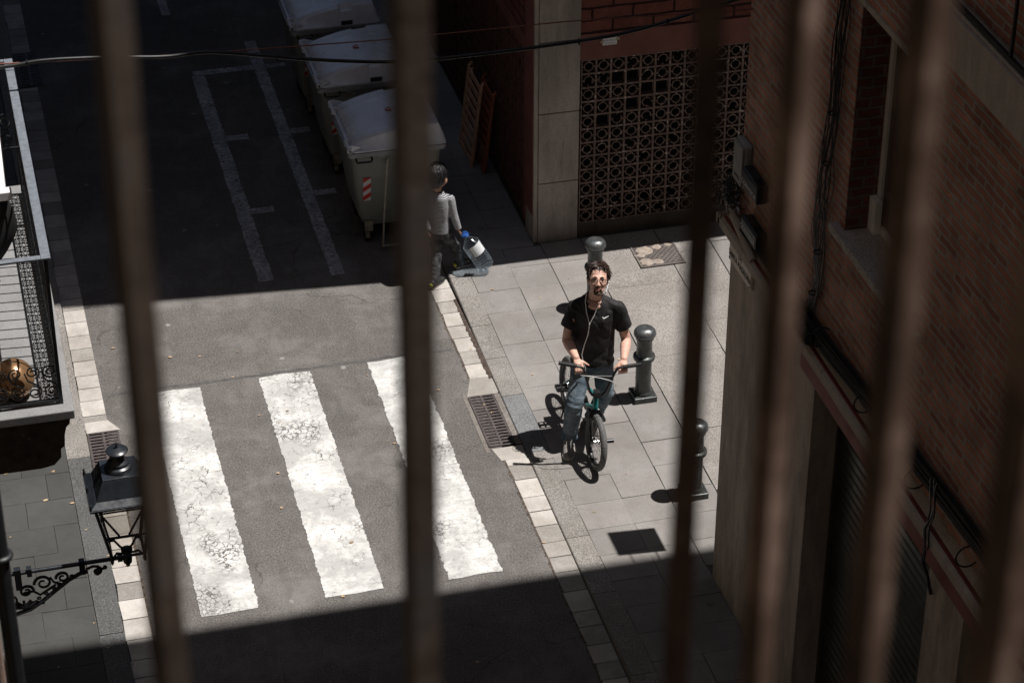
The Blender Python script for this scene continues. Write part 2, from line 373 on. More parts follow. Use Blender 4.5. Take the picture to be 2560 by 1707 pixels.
m = N('bollard_cap_metal'); rr = m.noise(9, 5, .7, m.ob)
M_CAP = m.out(m.mix(m.ramp(rr, [(.56, 0), (.66, 1)]), (.16, .17, .175), (.06, .045, .04)), m.ramp(rr, [(.4, .22), (.65, .6)]), .75)
M_WOOD1 = simple('brown_slats', (.60, .36, .24), .5, var=.3, scale=12); M_WOOD2 = simple('red_stained_slats', (.34, .10, .05), .5, var=.3, scale=12)
M_BIN = simple('bin_body_grey', (.21, .23, .215), .42, 0, var=.16, scale=3, spec=.5, wear=((.18, .18, .17), 7, .66)); M_LID = simple('bin_lid_grey', (.70, .73, .80), .26, 0, var=.12, scale=4, spec=.6, wear=((.38, .40, .42), 9, .62))
M_BINRIM = simple('bin_rim_grey', (.24, .25, .26), .45, var=.2); M_RUBBER = simple('black_rubber', (.016, .016, .016), .65); M_STEEL = simple('worn_steel', (.34, .31, .26), .4, .5, var=.3, scale=14)
M_REDST = simple('red_reflector', (.50, .03, .025), .4, var=.1); M_WHST = simple('white_reflector', (.62, .64, .66), .4, var=.1); M_DKREC = simple('recess_shade', (.03, .03, .032), .6)
M_IRON = simple('rusty_cast_iron', (.085, .070, .068), .6, .3, var=.45, scale=30, bump=.5, bscale=60); M_PITBLK = simple('drain_pit', (.006, .006, .006), .9)
M_SKIN = N('skin'); M_SKIN.b.inputs['Subsurface Weight'].default_value = .05
f = M_SKIN.noise(40, 4, .6); M_SKIN.bump(M_SKIN.noise(120, 3, .6), .15, .003); M_SKIN = M_SKIN.out(M_SKIN.ramp(f, [(.3, (.56, .32, .245)), (.7, (.66, .42, .335))]), .5, 0, .35)
M_SKIN2 = simple('boy_skin', (.40, .22, .15), .5, var=.12, scale=20)
def fibre(name, col, hi, sc_=60, rough=.6):
    m = N(name); f = m.noise(sc_, 4, .7, m.vec('XYZ', (1, 1, .35))); m.bump(f, .5, .01); return m.out(m.ramp(f, [(.35, col), (.72, hi)]), rough, 0, .5)
M_HAIR = fibre('brown_hair', (.016, .009, .007), (.075, .040, .028), 70, .45); M_BEARD = fibre('brown_beard', (.045, .026, .018), (.18, .105, .07), 130, .7); M_HAIRB = fibre('black_hair', (.005, .005, .006), (.016, .016, .018), 90, .5)
m = N('black_tshirt_cotton'); m.bump(m.noise(8, 3, .5, m.vec('XYZ', (2.2, 2.2, .9))), .45, .03); M_SHIRT = m.out(m.ramp(m.noise(5, 4, .6), [(.3, (.011, .009, .011)), (.7, (.017, .014, .016))]), .72, 0, .4)
m = N('blue_denim'); d1 = m.noise(7, 5, .6, m.warp(.08, 6)); dc = m.ramp(d1, [(.34, (.06, .088, .12)), (.62, (.22, .265, .30))]); dc = m.mix(m.ramp(m.noise(160, 2, .6), [(.4, .5), (.6, 0)]), dc, (.02, .035, .05)); m.bump(m.noise(14, 4, .6, m.vec('XYZ', (1, 1, 1.8))), .6, .02); M_DENIM = m.out(dc, .85, 0, .2)
m = N('washed_black_denim'); d1 = m.noise(14, 5, .65, m.warp(.1, 9)); m.bump(m.noise(22, 4, .6, m.vec('XYZ', (1, 1, 2))), .7, .02); M_DENIMB = m.out(m.ramp(d1, [(.42, (.016, .017, .019)), (.72, (.12, .125, .13))]), .85)
m = N('striped_jersey'); sx = m.n('ShaderNodeSeparateXYZ'); m.link(m.warp(.01, 12), sx.inputs[0]); st = m.math('SINE', m.math('MULTIPLY', sx.outputs[2], 2*pi/.0135))
M_STRIPE = m.out(m.mix(m.ramp(m.math('ADD', m.math('MULTIPLY', st, .5), .5), [(.42, 0), (.58, 1)]), (.44, .44, .46), (.06, .06, .07)), .85)
M_SHOE = simple('grey_suede_shoe', (.19, .175, .165), .85, var=.18, scale=30, bump=.3); M_SOLE = simple('pale_sole', (.40, .385, .36), .7, var=.15, scale=30)
M_SHOEB = simple('black_trainer', (.02, .021, .023), .6); M_YEL = simple('yellow_green_trim', (.55, .55, .06), .6, var=.05)
M_LENS = N('glasses_lens'); gl = M_LENS.n('ShaderNodeBsdfTransparent'); gl.inputs[0].default_value = (.86, .85, .84, 1); go = M_LENS.n('ShaderNodeBsdfGlossy'); go.inputs['Roughness'].default_value = .05
mx = M_LENS.n('ShaderNodeMixShader'); mx.inputs[0].default_value = .08; M_LENS.link(gl.outputs[0], mx.inputs[1]); M_LENS.link(go.outputs[0], mx.inputs[2]); M_LENS.link(mx.outputs[0], M_LENS.t.nodes['Material Output'].inputs[0]); M_LENS = M_LENS.m
def clear(name, tint, gloss, rough):
    q = N(name); gl = q.n('ShaderNodeBsdfTransparent'); gl.inputs[0].default_value = (*tint, 1); go = q.n('ShaderNodeBsdfGlossy'); go.inputs['Roughness'].default_value = rough
    fr = q.n('ShaderNodeLayerWeight'); fr.inputs[0].default_value = gloss; mx = q.n('ShaderNodeMixShader'); q.link(fr.outputs['Facing'], mx.inputs[0])
    di = q.n('ShaderNodeBsdfTranslucent'); di.inputs[0].default_value = (.75, .8, .85, 1); m2 = q.n('ShaderNodeMixShader'); m2.inputs[0].default_value = .45
    q.link(go.outputs[0], m2.inputs[1]); q.link(di.outputs[0], m2.inputs[2])
    q.link(gl.outputs[0], mx.inputs[1]); q.link(m2.outputs[0], mx.inputs[2]); q.link(mx.outputs[0], q.t.nodes['Material Output'].inputs[0]); return q.m
M_PET = clear('clear_plastic', (.78, .86, .93), .40, .12); M_LGLASS = clear('lantern_glass', (.80, .79, .77), .06, .05); M_BLUE = simple('blue_plastic', (.03, .12, .42), .35, var=.1)
M_PAPER = simple('paper_label', (.62, .64, .66), .7, var=.1, scale=30)
M_TEAL = simple('teal_frame_paint', (.008, .15, .145), .28, .1, var=.15, spec=.6); M_CHROME = simple('chrome', (.55, .55, .56), .2, .9, var=.1); M_BBLK = simple('bike_black', (.014, .014, .015), .35, spec=.5)
m = N('tyre_rubber'); m.bump(m.vor(90, 'F1', m.ob), .8, .003); M_TYRE = m.out(m.ramp(m.noise(90, 3, .6, m.ob), [(.35, (.06, .06, .06)), (.7, (.15, .148, .145))]), .8)
def barmat(name, a, b_, c_):
    m = N(name); f = m.noise(11, 5, .7, m.vec('XYZ', (1, 1, .8))); c = m.ramp(f, [(.33, a), (.52, b_), (.70, c_)]); m.bump(m.noise(40, 4, .7), .5, .002); return m.out(c, .65, .1)
M_BAR = barmat('rusty_bar', (.02, .012, .009), (.13, .078, .055), (.42, .29, .225)); M_BAR2 = barmat('old_painted_bar', (.035, .022, .016), (.105, .074, .056), (.080, .080, .084))
M_GLASSD = simple('dark_glass', (.012, .012, .013), .12, spec=.6)
# ------------------------------------------------------------------ ground
def ss(a, b, x): t = max(0, min(1, (x-a)/(b-a))); return t*t*(3-2*t)
def ph(y): return .008+.075*(1-ss(13.6, 15.9, y))+.05*ss(18.3, 20.2, y)     # pavement height above the road
def slabs(mb, x0, x1, y0, y1, gap, hf=ph, depth=.03, jit=.003):
    rnd = lambda: random.uniform(-jit, jit)
    xs = (x0+gap, x1-gap); ys = (y0+gap, y1-gap)
    b = [V((x, y, 0)) for x, y in ((xs[0], ys[0]), (xs[1], ys[0]), (xs[1], ys[1]), (xs[0], ys[1]))]
    dz = random.uniform(-.0015, .0015)
    top = [V((p.x+rnd(), p.y+rnd(), hf(p.y)+dz)) for p in b]
    mb.hexa([V((p.x, p.y, t.z-depth)) for p, t in zip(b, top)]+top)
mb = MB(); mb.add([(-60, -40, -.12), (80, -40, -.12), (80, 90, -.12), (-60, 90, -.12)], [[0, 1, 2, 3]]); struct('ground', mb, M_GROUT)
mb = MB(); mb.add([(1.03, -6, 0), (4.32, -6, 0), (4.32, 60, 0), (1.03, 60, 0)], [[0, 1, 2, 3]]); struct('road', mb, M_ASPH)
def ragged_strip(mb, x0, x1, y0, y1, z, j=.012, step=.02):
    n = max(2, int((y1-y0)/step)); m_ = max(2, int((x1-x0)/.1)); vs = []
    for i in range(n+1):
        y = y0+(y1-y0)*i/n
        for k in range(m_+1):
            x = x0+(x1-x0)*k/m_; xx, yy = x, y
            if k in (0, m_): xx += j*(.55*noise.noise(V((x*2, y*4, 3.1)))+.5*noise.noise(V((x*15, y*15, 9)))+.6*noise.noise(V((x*41, y*41, 1)))+.35*noise.noise(V((x*80, y*80, 1))))
            if i in (0, n): yy += j*1.2*noise.noise(V((x*21, y*3, 7)))
            vs.append((xx, yy, z))
    w_ = m_+1; mb.add(vs, [[i*w_+k, i*w_+k+1, (i+1)*w_+k+1, (i+1)*w_+k] for i in range(n) for k in range(m_)])
mb = MB()
for x0, x1, y0, y1 in ((1.46, 1.918, 15.495, 18.75), (2.455, 2.925, 15.495, 18.77), (3.455, 3.895, 15.48, 18.78)): ragged_strip(mb, x0, x1, y0, y1, .004, .02)
struct('crosswalk', mb, M_PAINT)
mb = MB(); ragged_strip(mb, 1.1, 4.25, 18.80, 18.835, .0018, .02); struct('road_seam', mb, simple('sealed_seam', (.075, .07, .068), .85, var=.4, scale=15, obj_space=False))
mb = MB(); random.seed(77)
for i in range(70):
    x, y = random.choice(((random.uniform(1.1, 4.2), random.uniform(14, 20)), (random.uniform(4.3, 4.52), random.uniform(13, 24)), (random.uniform(4.7, 5.9), random.uniform(13.5, 20.2)), (random.uniform(-.0, 1.05), random.uniform(13, 18)))); r = random.uniform(.006, .016); a0 = random.uniform(0, 6)
    z = (ph(y) if (x > 4.5 or x < .85) else .004)+.004; k = random.choice((3, 4, 5)); mb.add([(x+r*cos(a0+2*pi*q/k)*1.5, y+r*sin(a0+2*pi*q/k), z+random.uniform(0, .006)) for q in range(k)], [list(range(k))])
tag(obj('litter', mb, simple('dry_leaf_litter', (.38, .27, .17), .8, var=.6, scale=2, obj_space=False)), 'scattered crumbs of dry leaf and paper litter', 'litter', kind='stuff')
random.seed(8)
mb = MB()
ragged_strip(mb, 2.73, 2.875, 20.42, 24.95, .004, .018); ragged_strip(mb, 3.43, 3.56, 20.37, 25.68, .004, .012)
for x0, x1, y0, y1 in ((2.75, 3.425, 24.96, 25.07), (3.565, 3.78, 24.96, 25.05), (2.88, 3.11, 23.34, 23.46), (2.88, 3.11, 21.74, 21.85), (3.565, 3.77, 23.35, 23.465), (3.565, 3.79, 21.96, 22.07)):
    n0 = len(mb.v); ragged_strip(mb, x0, x1, y0, y1, .004, .008)
for y0, y1 in ((26.6, 28.9), ): ragged_strip(mb, 2.62, 2.72, y0, y1, .004)
struct('parking_lines', mb, M_LINE)
# gutters: rows of stones with a drain let into each
def gutter(name, xa, xb, y0, y1, gaps, zf):
    mb = MB(); y = y0
    while y < y1:
        d = random.uniform(.19, .265); ye = min(y+d, y1)
        g = next((g for g in gaps if y < g[1]-1e-6 and ye > g[0]), None)
        if g:
            if g[0]-y > .06: ye = g[0]
            else: y = g[1]; continue
        j = lambda: random.uniform(-.008, .008)
        dz = random.uniform(0, .003)
        p = [V((xa+j(), y+.004, .003)), V((xb, y+.004, .003)), V((xb, ye-.004, .003)), V((xa+j(), ye-.004, .003))]
        mb.hexa([q-V((0, 0, .06)) for q in p]+[q+V((0, 0, dz)) for q in p]); y = ye
    return mb
GL, GR = (.855, 1.055), (4.30, 4.497)
mb = gutter('g', *GL, -2, 45, [(17.62, 18.30), (25.1, 26.0)], None); mb2 = gutter('g', *GR, -2, 45, [(17.17, 18.02)], None); mb.add(mb2.v, mb2.f)
def trap(mb, xa0, xa1, xb, y0, y1): mb.hexa([V(p)+V((0, 0, z)) for z in (-.05, .006) for p in ((xa0, y0, 0), (xb, y0, 0), (xb, y1, 0), (xa1, y1, 0))])
struct('gutter', mb, M_GUT, .004)
mb = MB()   # wider stones beside the drains
for q in ((4.20, 4.295, 4.49, 18.0, 18.29), (4.26, 4.22, 4.49, 16.98, 17.17)): trap(mb, *q)
for q in (((1.15, 1.06), 18.25, 18.42), ((1.06, 1.14), 17.42, 17.6)):
    (a, b_), y0, y1 = q; mb.hexa([V(p)+V((0, 0, z)) for z in (-.05, .0065) for p in ((.856, y0, 0), (a, y0, 0), (b_, y1, 0), (.856, y1, 0))])
struct('gutter_drain_surround', mb, M_GUT, .004)
mb = MB()   # crumbled brown edge between asphalt and gutter, rusty run in the kerb joint
ragged_strip(mb, 4.284, 4.312, 13, 17, .0022, .022); ragged_strip(mb, 4.284, 4.31, 18.3, 24, .0022, .016); ragged_strip(mb, 1.048, 1.075, 10, 17.5, .0022, .01)
struct('crumbled_road_edge', mb, M_EDGE)
mb = MB(); ragged_strip(mb, 4.462, 4.500, 18.25, 19.65, .0085, .022); struct('rusty_gutter_run', mb, M_RUSTSTAIN)
def drain(loc, sx, sy, cols, label):
    t = thing('storm_drain', label, 'drain', loc); t['group'] = 'cast iron drains in the gutters'
    o = MB(); o.box((-sx/2+.004, -sy/2+.004, -.09), (sx/2-.004, sy/2-.004, -.055)); obj('drain_pit', o, M_PITBLK, t, local=True)
    g = MB(); n = int(sy/.046); bw = .017
    for x0, x1 in ((-sx/2, -sx/2+bw), (sx/2-bw, sx/2), (-.010, .010)): g.box((x0, -sy/2, -.03), (x1, sy/2, .011))
    for i in range(n+1):
        y = -sy/2+(sy-.016)*i/n; g.box((-sx/2+bw, y, -.03), (-.0101, y+(.026 if i not in (0, n) else .02), .010)); g.box((.0101, y, -.03), (sx/2-bw, y+(.026 if i not in (0, n) else .02), .010))
    obj('grate', g, M_IRON, t, local=True); return t
drain((4.325, 17.595, .0), .235, .80, 2, 'cast iron slotted drain in the right gutter beside the man')
drain((.995, 17.93, 0), .27, .62, 2, 'cast iron slotted drain in the left gutter behind the lantern')
drain((1.0, 25.55, 0), .25, .84, 2, 'shaded slotted drain far up the left gutter behind the black cable')
mb = MB(); mb.box((4.447, 17.19, -.05), (4.497, 17.99, .006)); mb.box((4.165, 17.12, -.05), (4.203, 18.05, .0035)); mb.box((.856, 17.62, -.05), (.858, 18.2, .006)); struct('concrete_infill', mb, stone('rough_infill', (.20, .18, .165), 0, .5, 60))
# kerbs
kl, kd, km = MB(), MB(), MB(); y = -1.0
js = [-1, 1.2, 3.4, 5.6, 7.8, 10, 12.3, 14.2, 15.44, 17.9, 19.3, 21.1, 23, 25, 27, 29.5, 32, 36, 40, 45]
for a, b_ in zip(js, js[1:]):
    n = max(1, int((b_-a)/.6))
    tgt = kd if (b_ <= 17.95) else kl  # nearer left stones take the kerb colour with shade painted in
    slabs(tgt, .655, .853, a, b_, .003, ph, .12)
jr = [-1, 1, 3, 5, 7, 9, 11, 12.6, 13.9, 14.98, 15.77, 16.9, 17.03, 17.93, 18.55, 19.1, 19.95, 21.1, 22.5, 24, 26, 29, 33, 38, 45]
for a, b_ in zip(jr, jr[1:]):
    n = max(1, round((b_-a)/.35))
    t0 = km if (a, b_) == (17.03, 17.93) else kl
    # long stone following the pavement height: strip of welded segments
    vs = []; m_ = n+1
    for i in range(m_):
        yy = a+.003+(b_-a-.006)*i/n; h = ph(yy)
        vs += [(4.503+(.02 if h > .04 else 0)*0, yy, h-.16), (4.703, yy, h-.16), (4.703, yy, h+.002), (4.51, yy, h+.002), (4.503, yy, h-.006)]
    fs = [[i*5+k, i*5+(k+1) % 5, (i+1)*5+(k+1) % 5, (i+1)*5+k] for i in range(n) for k in range(5)]+[[4, 3, 2, 1, 0], [n*5+k for k in range(5)]]
    t0.add(vs, fs)
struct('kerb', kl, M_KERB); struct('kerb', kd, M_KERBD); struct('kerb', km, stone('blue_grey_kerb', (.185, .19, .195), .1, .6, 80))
# pavements
mb = MB()
ysr = [14.0+.3715*i for i in range(-42, 0)]+[14.0]; ys = []
y = 15.11-.37*44
while y < 21.5: ys.append(y); y += .3725
def hrow(c0, c1, rows, tgt, g=.0035):
    for a, b_ in zip(rows, rows[1:]): slabs(tgt, c0, c1, a, b_, g*.55)
rowsR = [15.11+.3625*i for i in range(-45, 14)]
rowsR2 = [19.27-.3+.3725*i for i in range(0, 12)]
hrow(4.705, 5.11, [r for r in rowsR if r < 19.0]+[19.27, 19.64, 20.02, 20.39, 20.78], mb)
hrow(5.11, 5.5, [r for r in rowsR if r < 19.0]+[19.25, 19.62, 20.0, 20.35], mb)
hrow(5.505, 5.91, [r+.02 for r in rowsR if 14.9 < r < 19.2]+[19.6, 20.0, 20.38], mb)
slabs(mb, 5.09, 5.44, 20.355, 20.775, .002)
yy = 20.78
while yy < 44: slabs(mb, 4.705, 5.08, yy, yy+.375, .002); slabs(mb, 5.08, 5.44, yy, yy+.375, .002); yy += .375
struct('pavement', mb, M_TILE)
mb = MB()
for x0, x1, off in ((5.915, 6.66, 18.22), (6.665, 7.13, 18.7)):
    y = off-1.2*3
    while y < 20.3:
        y1 = min(y+1.2, 20.38)
        if y1 > 14.98 and y1-max(y, 14.98) > .1:
            if not (x0 < 6.6 and y < 19.7 < y1 and False): slabs(mb, x0, x1, max(y, 14.98), y1, .0025)
        y += 1.2
struct('side_street_paving', mb, M_GRAN)
mb = MB(); x = 7.135
while x < 30:
    y = 14.98
    while y < 20.3: slabs(mb, x, x+.42, y, min(y+.56, 20.38), .0035); y += .56
    x += .42
struct('side_street_paving', mb, M_TILE)
mb = MB()   # grout beds under slabs
def sheet(mb, x0, x1, y0, y1, dz):
    n = 60; vs = []
    for i in range(n+1): yy = y0+(y1-y0)*i/n; vs += [(x0, yy, ph(yy)+dz), (x1, yy, ph(yy)+dz)]
    mb.add(vs, [[2*i, 2*i+1, 2*i+3, 2*i+2] for i in range(n)])
sheet(mb, 4.6, 30, 12.5, 22, -.010); sheet(mb, 4.6, 5.6, 22, 45, -.010); sheet(mb, 4.6, 5.9, -1, 12.5, -.010); sheet(mb, -.3, .655, -1, 45, -.010); sheet(mb, .7, 1.08, -1, 45, -.06)
struct('slab_bed', mb, M_GROUT)
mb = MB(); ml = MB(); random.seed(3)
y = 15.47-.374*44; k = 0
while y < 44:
    off = (.25, .45)[k % 2]; tgt = mb if y < 17.9 else ml  # nearer rows get the slab tone darkened for partial shade
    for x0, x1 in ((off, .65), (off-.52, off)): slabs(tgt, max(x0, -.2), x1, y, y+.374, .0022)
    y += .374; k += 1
struct('left_pavement', mb, M_SLABSHADE); struct('left_pavement', ml, stone('grey_slab_left', (.13, .128, .125), .08, .2, 140))
# manhole cover
t = thing('manhole_cover', 'square iron cover with diagonal grid, partly filled with pale mud, in the side street', 'manhole cover', (6.56, 19.90, ph(19.9)+.0015))
mb = MB(); mb.box((-.225, -.205, -.02), (.225, .205, .001)); obj('cover_plate', mb, M_IRON, t, local=True)
mb = MB()
for a, b_ in (((-.225, -.205), (.225, -.19)), ((-.225, .19), (.225, .205)), ((-.225, -.19), (-.21, .19)), ((.21, -.19), (.225, .19))): mb.box((*a, .0012), (*b_, .006))
for i in range(-8, 9):
    for sgn in (-1, 1):
        pts = []
        for s_ in (-1, 1):
            pass
        c0 = i*.055; L = []
        for tt in [q/40*.9-.45 for q in range(41)]:
            x_, y_ = c0+tt*.9, tt*sgn
            if abs(x_) < .205 and abs(y_) < .185: L.append((x_, y_))
        if len(L) > 2:
            a, b_ = L[0], L[-1]; d = V((b_[0]-a[0], b_[1]-a[1])).normalized()*.004; n_ = V((-d.y, d.x)); z = .0045+.0006*(sgn > 0)
            mb.add([(a[0]+n_.x, a[1]+n_.y, z), (a[0]-n_.x, a[1]-n_.y, z), (b_[0]-n_.x, b_[1]-n_.y, z), (b_[0]+n_.x, b_[1]+n_.y, z)], [[0, 1, 2, 3]])
obj('cover_ribs', mb, simple('worn_iron_ribs', (.20, .175, .16), .5, .3, var=.3), t, local=True)
mb = MB()
for cx, cy, r in ((-.14, -.12, .07), (-.10, .10, .08), (.03, .14, .05), (-.03, -.13, .05), (.15, .16, .035), (-.17, .02, .04)):
    mb.lathe([(r*.98, .0), (r, .003), (r*.6, .007), (.001, .0075)], (cx, cy, .0015), 14)
for i, p in enumerate(mb.v): mb.v[i] = (p[0]*(1+.25*noise.noise(V(p)*30)), p[1]+.02*noise.noise(V(p)*25+V((3, 0, 0))), p[2])
obj('dried_mud', mb, simple('pale_mud', (.27, .225, .19), .95, var=.3, scale=20, bump=.6), t, local=True)
# ------------------------------------------------------------------ bollards
def bollard():
    t = thing('bollard', 'x', 'bollard', (5.71, 16.12, ph(16.1)))
    mb = MB(); mb.box((-.105, -.105, -.02), (.105, .105, .055)); obj('base', mb, M_BOLL, t, .008, local=True)
    mb = MB(); mb.lathe([(.082, .055), (.082, .07), (.070, .085), (.070, .40), (.074, .405), (.096, .415), (.100, .43), (.096, .447), (.074, .455), (.071, .47), (.068, .60), (.074, .61), (.082, .625), (.082, .645)], n=40); obj('post', mb, M_BOLL, t, local=True)
    mb = MB(); mb.lathe([(.080, .645), (.094, .655), (.100, .668), (.099, .682), (.093, .700), (.078, .717), (.054, .730), (.026, .737), (.002, .739)], n=40); obj('cap', mb, M_CAP, t, local=True)
    return t
b0 = bollard(); b0['group'] = 'iron bollards across the mouth of the side street'; b0['label'] = 'dark iron bollard partly hidden by the thick window bar, nearest the camera'
dup(b0, (5.72, 17.62, ph(17.62)), 'dark iron bollard with domed cap standing beside the right handlebar grip')
dup(b0, (5.71, 19.17, ph(19.17)), "dark iron bollard right behind the man's head")
dup(b0, (6.27, 16.05, ph(16.05)), 'iron bollard hidden behind the building corner, only its cap shadow showing')
# ------------------------------------------------------------------ right building (near, brick)
RB = thing('brick_building', 'near corner building of orange brick over a beige rendered ground floor on the right', 'building', (5.5, 14.97, 0))
RT = 15.6
wl = MB()
wl.box((5.5, 11.14, 0.0), (7.2, 13.18, .02))
# brick upper wall with window hole Y 11.7..12.9, z 4.38..5.96
def wall_yz(mb, x0, x1, y0, y1, z0, z1, holes):
    yss = sorted({y0, y1, *[h[0] for h in holes], *[h[1] for h in holes]}); zs = sorted({z0, z1, *[h[2] for h in holes], *[h[3] for h in holes]})
    for a, b_ in zip(yss, yss[1:]):
        run = None
        for c, d in zip(zs, zs[1:]):
            solid = not any(h[0] <= (a+b_)/2 <= h[1] and h[2] <= (c+d)/2 <= h[3] for h in holes)
            if solid:
                if run is None: run = [c, d]
                else: run[1] = d
            elif run: mb.box((x0, a, run[0]), (x1, b_, run[1])); run = None
        if run: mb.box((x0, a, run[0]), (x1, b_, run[1]))
def wins(y0, y1, step, wdt, rows): 
    r = []; y = y0
    while y+wdt < y1:
        for z0, z1 in rows: r.append((y, y+wdt, z0, z1))
        y += step
    return r
hl = [(11.7, 12.9, 4.38, 5.96)]+[(a, a+1.2, z0, z1) for a in (8.6, 5.4, 2.2) for z0, z1 in ((4.38, 5.96),)]+[(a, a+1.1, z0, z0+2.1) for a in (11.75, 8.6, 5.4, 2.2) for z0 in (6.6, 9.7, 12.8)]
wl = MB(); wall_yz(wl, 5.5, 5.72, -1, 14.84, 3.40, RT, hl); obj('street_wall', wl, M_BRICK, RB)
wl = MB(); wl.box((5.73, 14.70, 3.40), (40, 14.84, RT)); wl.box((5.50, 14.841, 3.40), (5.502, 14.842, 3.41)); obj('cross_street_wall', wl, M_BRICKX, RB)
wl = MB(); wl.box((5.56, 14.55, RT), (13, 14.70, RT+.02)); wl.box((5.58, -1, RT-.3), (13, 14.6, RT-.05)); obj('roof', wl, M_CONC, RB)
wl = MB(); wl.box((5.503, 13.18, 0), (5.9, 14.97, 3.27)); wl.box((5.9, 14.75, 0), (40, 14.97, 3.27)); obj('ground_floor_corner', wl, M_PLAST, RB)
wl = MB(); wl.box((5.52, 14.62, -.01), (5.57, 14.968, .3)); wl.v = [(x-.03, y+.012, z) if False else (x, y, z) for x, y, z in wl.v]
wl = MB(); wl.box((5.503, 10.62, 0), (5.9, 11.14, 3.0)); wl.box((5.503, 6.9, 0), (5.9, 7.5, 3.0)); wl.box((5.503, 2, 0), (5.9, 2.6, 3.0)); each('pilaster', wl, M_PLAST, RB)
wl = MB(); wl.box((5.497, -1, 3.0), (5.72, 13.46, 3.272)); obj('fascia', wl, M_FASC, RB)
def ledge():
    l = MB(); l.prism([(5.40, 3.275), (5.40, 3.345), (5.50, 3.40), (5.56, 3.40), (5.56, 3.275)], 1, -1, 15.02)
    l.prism([(14.97, 3.275), (15.06, 3.275), (15.06, 3.345), (14.97, 3.40)], 0, 5.4, 13)
    return l
o = obj('ledge', ledge(), M_CONC, RB, .006)
l = MB(); l.box((5.425, -1, 3.348), (5.455, 14.95, 3.372)); obj('red_ledge_tiles', l, simple('red_tile_edge', (.17, .035, .028), .6, var=.3), RB)
def door(y0, y1, name):
    d = MB(); nz = int(3.0/.075); 
    for i in range(nz): z = i*.075; d.prism([(5.74, z), (5.74, z+.075), (5.722, z+.0725), (5.712, z+.06), (5.712, z+.015), (5.722, z+.0025)], 1, y0, y1)
    o = obj(name, d, M_SHUT, RB); f = MB()
    f.box((5.69, y1-.03, 0), (5.76, y1-.001, 3.0)); f.box((5.69, y0+.001, 0), (5.76, y0+.03, 3.0)); each('shutter_rail', f, M_DARKPL, o)
for a, b_ in ((11.14, 13.18), (7.5, 10.62), (2.6, 6.9)): door(a, b_, 'roller_shutter')
# window parts
def window(y0, y1, z0, z1, fr=M_WFRAME):
    w_ = MB(); x = 5.705
    for a, b_ in (((x, y1-.055, z0), (x+.05, y1-.002, z1)), ((x, y0+.002, z0), (x+.05, y0+.055, z1)), ((x, y0+.055, z1-.055), (x+.05, y1-.055, z1)), ((x, y0+.055, z0), (x+.05, y1-.055, z0+.055)), ((x-.004, (y0+y1)/2-.03, z0+.055), (x+.046, (y0+y1)/2+.03, z1-.055))): w_.box(a, b_)
    o = obj('window', w_, fr, RB); g = MB(); g.box((x+.02, y0+.05, z0+.05), (x+.03, y1-.05, z1-.05)); obj('pane', g, M_GLASSD, o); return o
o = window(11.7, 12.9, 4.38, 5.96)
s_ = MB(); s_.box((5.44, 11.6, 4.325), (5.70, 13.03, 4.385)); obj('sill', s_, M_SILL, o, .006)
s_ = MB(); s_.box((5.506, 12.894, 4.387), (5.698, 12.8985, 5.958)); obj('brick_reveal', s_, M_REVEAL, o)
s_ = MB(); s_.box((5.506, 12.86, 4.385), (5.71, 12.897, 5.955)); 
s_ = MB(); s_.box((5.655, 12.79, 4.386), (5.70, 12.8965, 4.62)); obj('inner_ledge', s_, M_WFRAME, o)
s_ = MB(); s_.box((5.492, 11.62, 5.962), (5.60, 12.98, 6.0)); obj('lintel', s_, M_CONC, o)
for h in hl[1:]: window(*h)
# balcony slab above with its dark railing
sl = MB(); sl.box((5.40, 8.3, 6.27), (5.52, 11.62, 6.57)); sl.box((5.42, 8.32, 6.572), (5.50, 11.6, 6.59)); o = obj('balcony_slab', sl, M_CONC, RB, .004)
sl = MB(); sl.box((5.43, 8.34, 6.60), (5.455, 11.58, 6.625))
for i in range(3): sl.box((5.435, 8.4+i*1.18, 6.625), (5.452, 8.42+i*1.18, 8.5))
obj('balcony_railing', sl, M_BLKIRON, RB)
# name plaque
t = thing('street_name_plaque', 'cream street name plaque reading CARRER DE SANTA MADRONA on the corner', 'sign', (5.49, 14.7, 3.14))
p = MB(); p.box((5.478, 14.46, 3.01), (5.502, 14.945, 3.272)); obj('plate', p, M_PLAQ, t, .004)
tx = MB()
for s_, z in (('CARRER', 3.19), ('DE', 3.125), ('SANTA MADRONA', 3.055)):
    q = text_mb([s_], .068, (5.4765, 14.70, z), (0, -1, 0), (0, 0, 1), depth=.002); k = .90
    tx = MB(); tx.add([(x, 14.70+(y-14.70)*(.85 if s_ != 'SANTA MADRONA' else .80), zz) for x, y, zz in q.v], q.f); obj('lettering', tx, M_INK, t)
p = MB()
for y, z in ((14.925, 3.25), (14.48, 3.25), (14.48, 3.03), (14.925, 3.03)): p.ell((5.477, y, z), .007, n=8, m=6)
each('screw', p, M_IRON, t)
